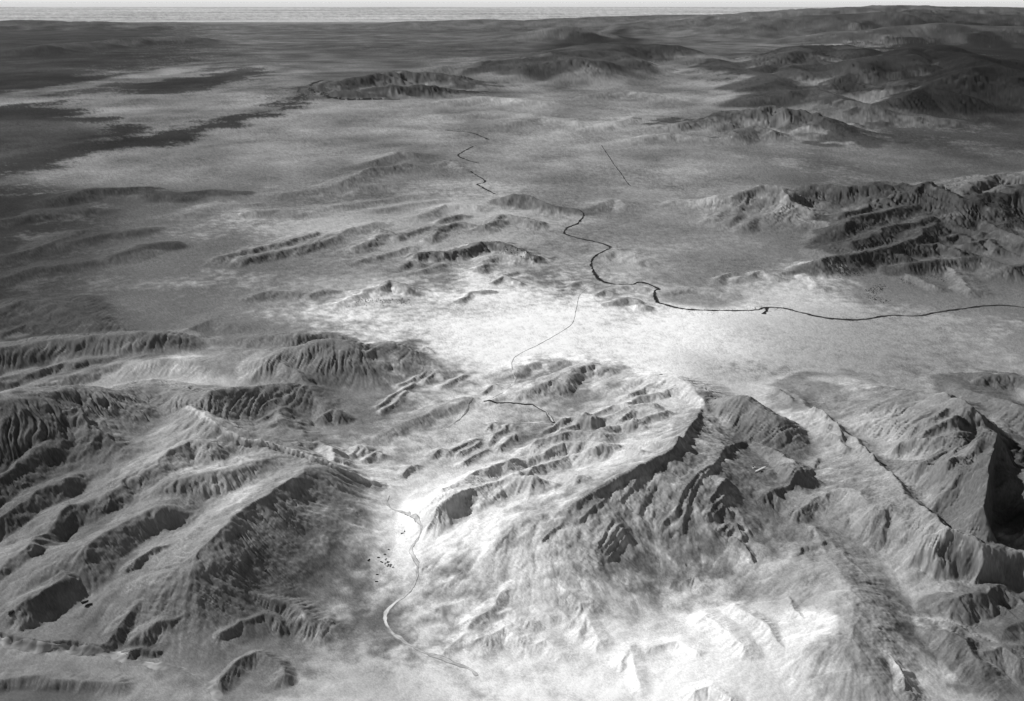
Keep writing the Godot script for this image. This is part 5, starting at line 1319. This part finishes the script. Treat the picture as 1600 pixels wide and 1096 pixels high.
	soil_and_light(0.024, 260, 1.4, [-10083, -14313, -9382, -14658, -8647, -15020, -7876, -15400, -7346, -15113, -6835, -14837, -6342, -14570, -6181, -15020, -6010, -15497, -5828, -16006, -5668, -16548, -5498, -17127, -5316, -17747, -5501, -17370, -5678, -17008, -5848, -16660, -5718, -15066, -5610, -13745, -5519, -12632, -6258, -11855, -6912, -11166, -7497, -10550, -8198, -11570, -9043, -12800])
	soil_and_light(0.16, 120, 0.5, [-6730, -10412, -6334, -10504, -5932, -10597, -5523, -10692, -5436, -11140, -5341, -11626, -5238, -12155, -5206, -12868, -5170, -13668, -5130, -14570, -5120, -15351, -5109, -16218, -5097, -17187, -5205, -17494, -5316, -17811, -5432, -18141, -5557, -17431, -5673, -16775, -5781, -16165, -5765, -15020, -5751, -14023, -5738, -13148, -5771, -12469, -5800, -11855, -5826, -11297, -6269, -11218, -6705, -11140, -7136, -11063, -6995, -10837, -6860, -10620])
	soil_and_light(0.035, 240, 1.5, [-5574, -13366, -5345, -13591, -5110, -13823, -4866, -14064, -4715, -14837, -4547, -15697, -4359, -16660, -4143, -16218, -3937, -15799, -3741, -15400, -3715, -14146, -3693, -13077, -3675, -12155, -3866, -11855, -4049, -11570, -4224, -11297, -4626, -11914, -5073, -12599])
	soil_and_light(0.025, 500, 0.6, [608, -23955, 1025, -26235, 1528, -28986, 2147, -32373, 2802, -34142, 3532, -36114, 4350, -38324, 4040, -33682, 3797, -30035, 3601, -27093, 3425, -24189, 3282, -21841, 3165, -19903, 2936, -18693, 2733, -17619, 2552, -16660, 2076, -17127, 1572, -17619, 1040, -18141, 960, -18693, 875, -19279, 785, -19903, 733, -21095, 674, -22436])
	soil_and_light(0.13, 300, 0.6, [-1618, -18141, -1519, -18836, -1412, -19586, -1297, -20397, -1072, -20229, -851, -20065, -633, -19903, -483, -18982, -347, -18141, -222, -17370, -503, -16890, -769, -16436, -1022, -16006, -1205, -16660, -1403, -17370])
	soil_and_light(0.1, 200, 0.6, [-1492, -14570, -1266, -14837, -1031, -15113, -788, -15400, -708, -14747, -634, -14146, -566, -13591, -690, -13440, -810, -13292, -928, -13148, -1104, -13591, -1292, -14064])
	soil_and_light(0.02, 70, 0.4, [938, -1705, 957, -1701, 978, -1700, 992, -1686, 1031, -1612, 1341, -1939, 1406, -1890, 1338, -1782, 1125, -1483, 1100, -1438, 1032, -1437, 973, -1448, 918, -1467, 903, -1481, 888, -1497, 873, -1513, 846, -1482, 841, -1487, 835, -1494, 837, -1503, 838, -1512, 848, -1537, 857, -1553, 864, -1566, 879, -1594, 891, -1618, 915, -1662])  # deep ravine shadow painted in as near black ground
	soil_and_light(0.4, 60, 0.8, [767, -1493, 774, -1492, 798, -1523, 803, -1515, 811, -1503, 822, -1494, 834, -1487, 846, -1480, 879, -1510, 889, -1500, 881, -1499, 874, -1497, 847, -1464, 825, -1463, 803, -1464, 784, -1470, 778, -1478, 772, -1485])
	soil_and_light(0.22, 40, 0.6, [539, -3391, 566, -3414, 594, -3444, 623, -3474, 660, -3417, 701, -3382, 741, -3347, 764, -3312, 788, -3276, 808, -3230, 768, -3220, 729, -3210, 690, -3200, 649, -3220, 607, -3240, 566, -3260, 558, -3310, 549, -3353])
	soil_and_light(0.27, 40, 0.6, [415, -3934, 443, -3944, 470, -3940, 497, -3942, 504, -3889, 511, -3840, 520, -3805, 504, -3775, 486, -3737, 467, -3682, 438, -3682, 408, -3682, 379, -3682, 374, -3737, 369, -3794, 362, -3840, 379, -3865, 397, -3896])
	soil_and_light(0.38, 260, 0.8, [799, -3003, 907, -3014, 1015, -3025, 1125, -3036, 1184, -3003, 1242, -2970, 1298, -2937, 1243, -2814, 1192, -2700, 1144, -2594, 1058, -2560, 963, -2497, 868, -2427, 842, -2473, 811, -2507, 778, -2536, 786, -2682, 792, -2834])
	soil_and_light(0.3, 50, 0.5, [1004, -2421, 1086, -2474, 1145, -2475, 1193, -2449, 1248, -2419, 1328, -2437, 1390, -2422, 1435, -2399, 1486, -2388, 1553, -2402, 1543, -2384, 1534, -2367, 1524, -2349, 1454, -2366, 1386, -2390, 1300, -2381, 1228, -2354, 1190, -2391, 1146, -2420, 1101, -2424, 1050, -2418])
	soil_and_light(0.45, 50, 0.5, [531, -2474, 514, -2340, 509, -2268, 503, -2192, 498, -2154, 488, -2094, 477, -2030, 478, -1994, 475, -1942, 476, -1910, 453, -1855, 437, -1827, 422, -1804, 419, -1833, 414, -1856, 411, -1887, 437, -2001, 456, -2077, 472, -2146, 484, -2216, 498, -2302])
	soil_and_light(0.26, 260, 0.8, [1125, -3036, 1235, -3048, 1346, -3059, 1458, -3070, 1415, -2937, 1375, -2814, 1339, -2700, 1265, -2646, 1194, -2594, 1125, -2543, 1077, -2560, 1028, -2577, 978, -2594, 1023, -2728, 1071, -2875])
	soil_and_light(0.36, 50, 0.6, [-1051, -2707, -1008, -2730, -968, -2761, -926, -2795, -878, -2785, -827, -2768, -771, -2730, -718, -2601, -692, -2566, -668, -2540, -679, -2520, -690, -2500, -700, -2480, -784, -2491, -861, -2484, -909, -2398, -946, -2524, -946, -2555, -944, -2580, -975, -2610, -1023, -2684])
	soil_and_light(0.45, 160, 0.8, [487, -1468, 523, -1466, 561, -1468, 606, -1491, 628, -1443, 655, -1410, 679, -1376, 656, -1316, 635, -1263, 617, -1216, 595, -1184, 576, -1159, 559, -1134, 525, -1135, 491, -1136, 457, -1137, 456, -1188, 454, -1241, 454, -1304, 465, -1356, 477, -1414])
	soil_and_light(0.07, 130, 0.8, [-1755, -2315, -1342, -1951, -1210, -1958, -1092, -1991, -1064, -2000, -1038, -2013, -997, -1997, -963, -1974, -930, -1954, -899, -1935, -903, -1889, -905, -1839, -896, -1772, -915, -1730, -921, -1667, -935, -1624, -1033, -1583, -1116, -1526, -1198, -1479, -1325, -1673, -1410, -1820])  # darkening at the left edge of the view painted in
	soil_and_light(0.1, 110, 0.8, [-889, -1694, -848, -1700, -806, -1704, -771, -1723, -727, -1707, -682, -1686, -640, -1675, -639, -1631, -642, -1599, -634, -1541, -665, -1507, -702, -1490, -732, -1460, -758, -1463, -788, -1471, -819, -1483, -854, -1573, -868, -1626])
	soil_and_light(0.1, 60, 0.8, [-887, -1255, -841, -1258, -794, -1258, -748, -1260, -707, -1252, -667, -1244, -628, -1237, -627, -1218, -628, -1200, -625, -1178, -694, -1168, -763, -1159, -831, -1150, -850, -1186, -869, -1221])  # dark lower left corner painted into the ground tone
	soil_and_light(0.13, 90, 0.8, [-677, -2582, -649, -2599, -620, -2611, -591, -2624, -541, -2619, -492, -2617, -443, -2618, -422, -2595, -401, -2576, -381, -2558, -405, -2506, -429, -2461, -449, -2402, -485, -2380, -519, -2356, -553, -2330, -600, -2444, -640, -2520])  # shade of the domed hill's near slope painted into its colour
	soil_and_light(0.09, 80, 0.6, [-1733, -2728, -1638, -2723, -1538, -2707, -1451, -2714, -1372, -2721, -1294, -2732, -1215, -2742, -1167, -2742, -1117, -2739, -1073, -2747, -1076, -2727, -1079, -2707, -1083, -2689, -1156, -2663, -1223, -2626, -1285, -2584, -1373, -2514, -1459, -2450, -1579, -2448, -1622, -2527, -1647, -2580])
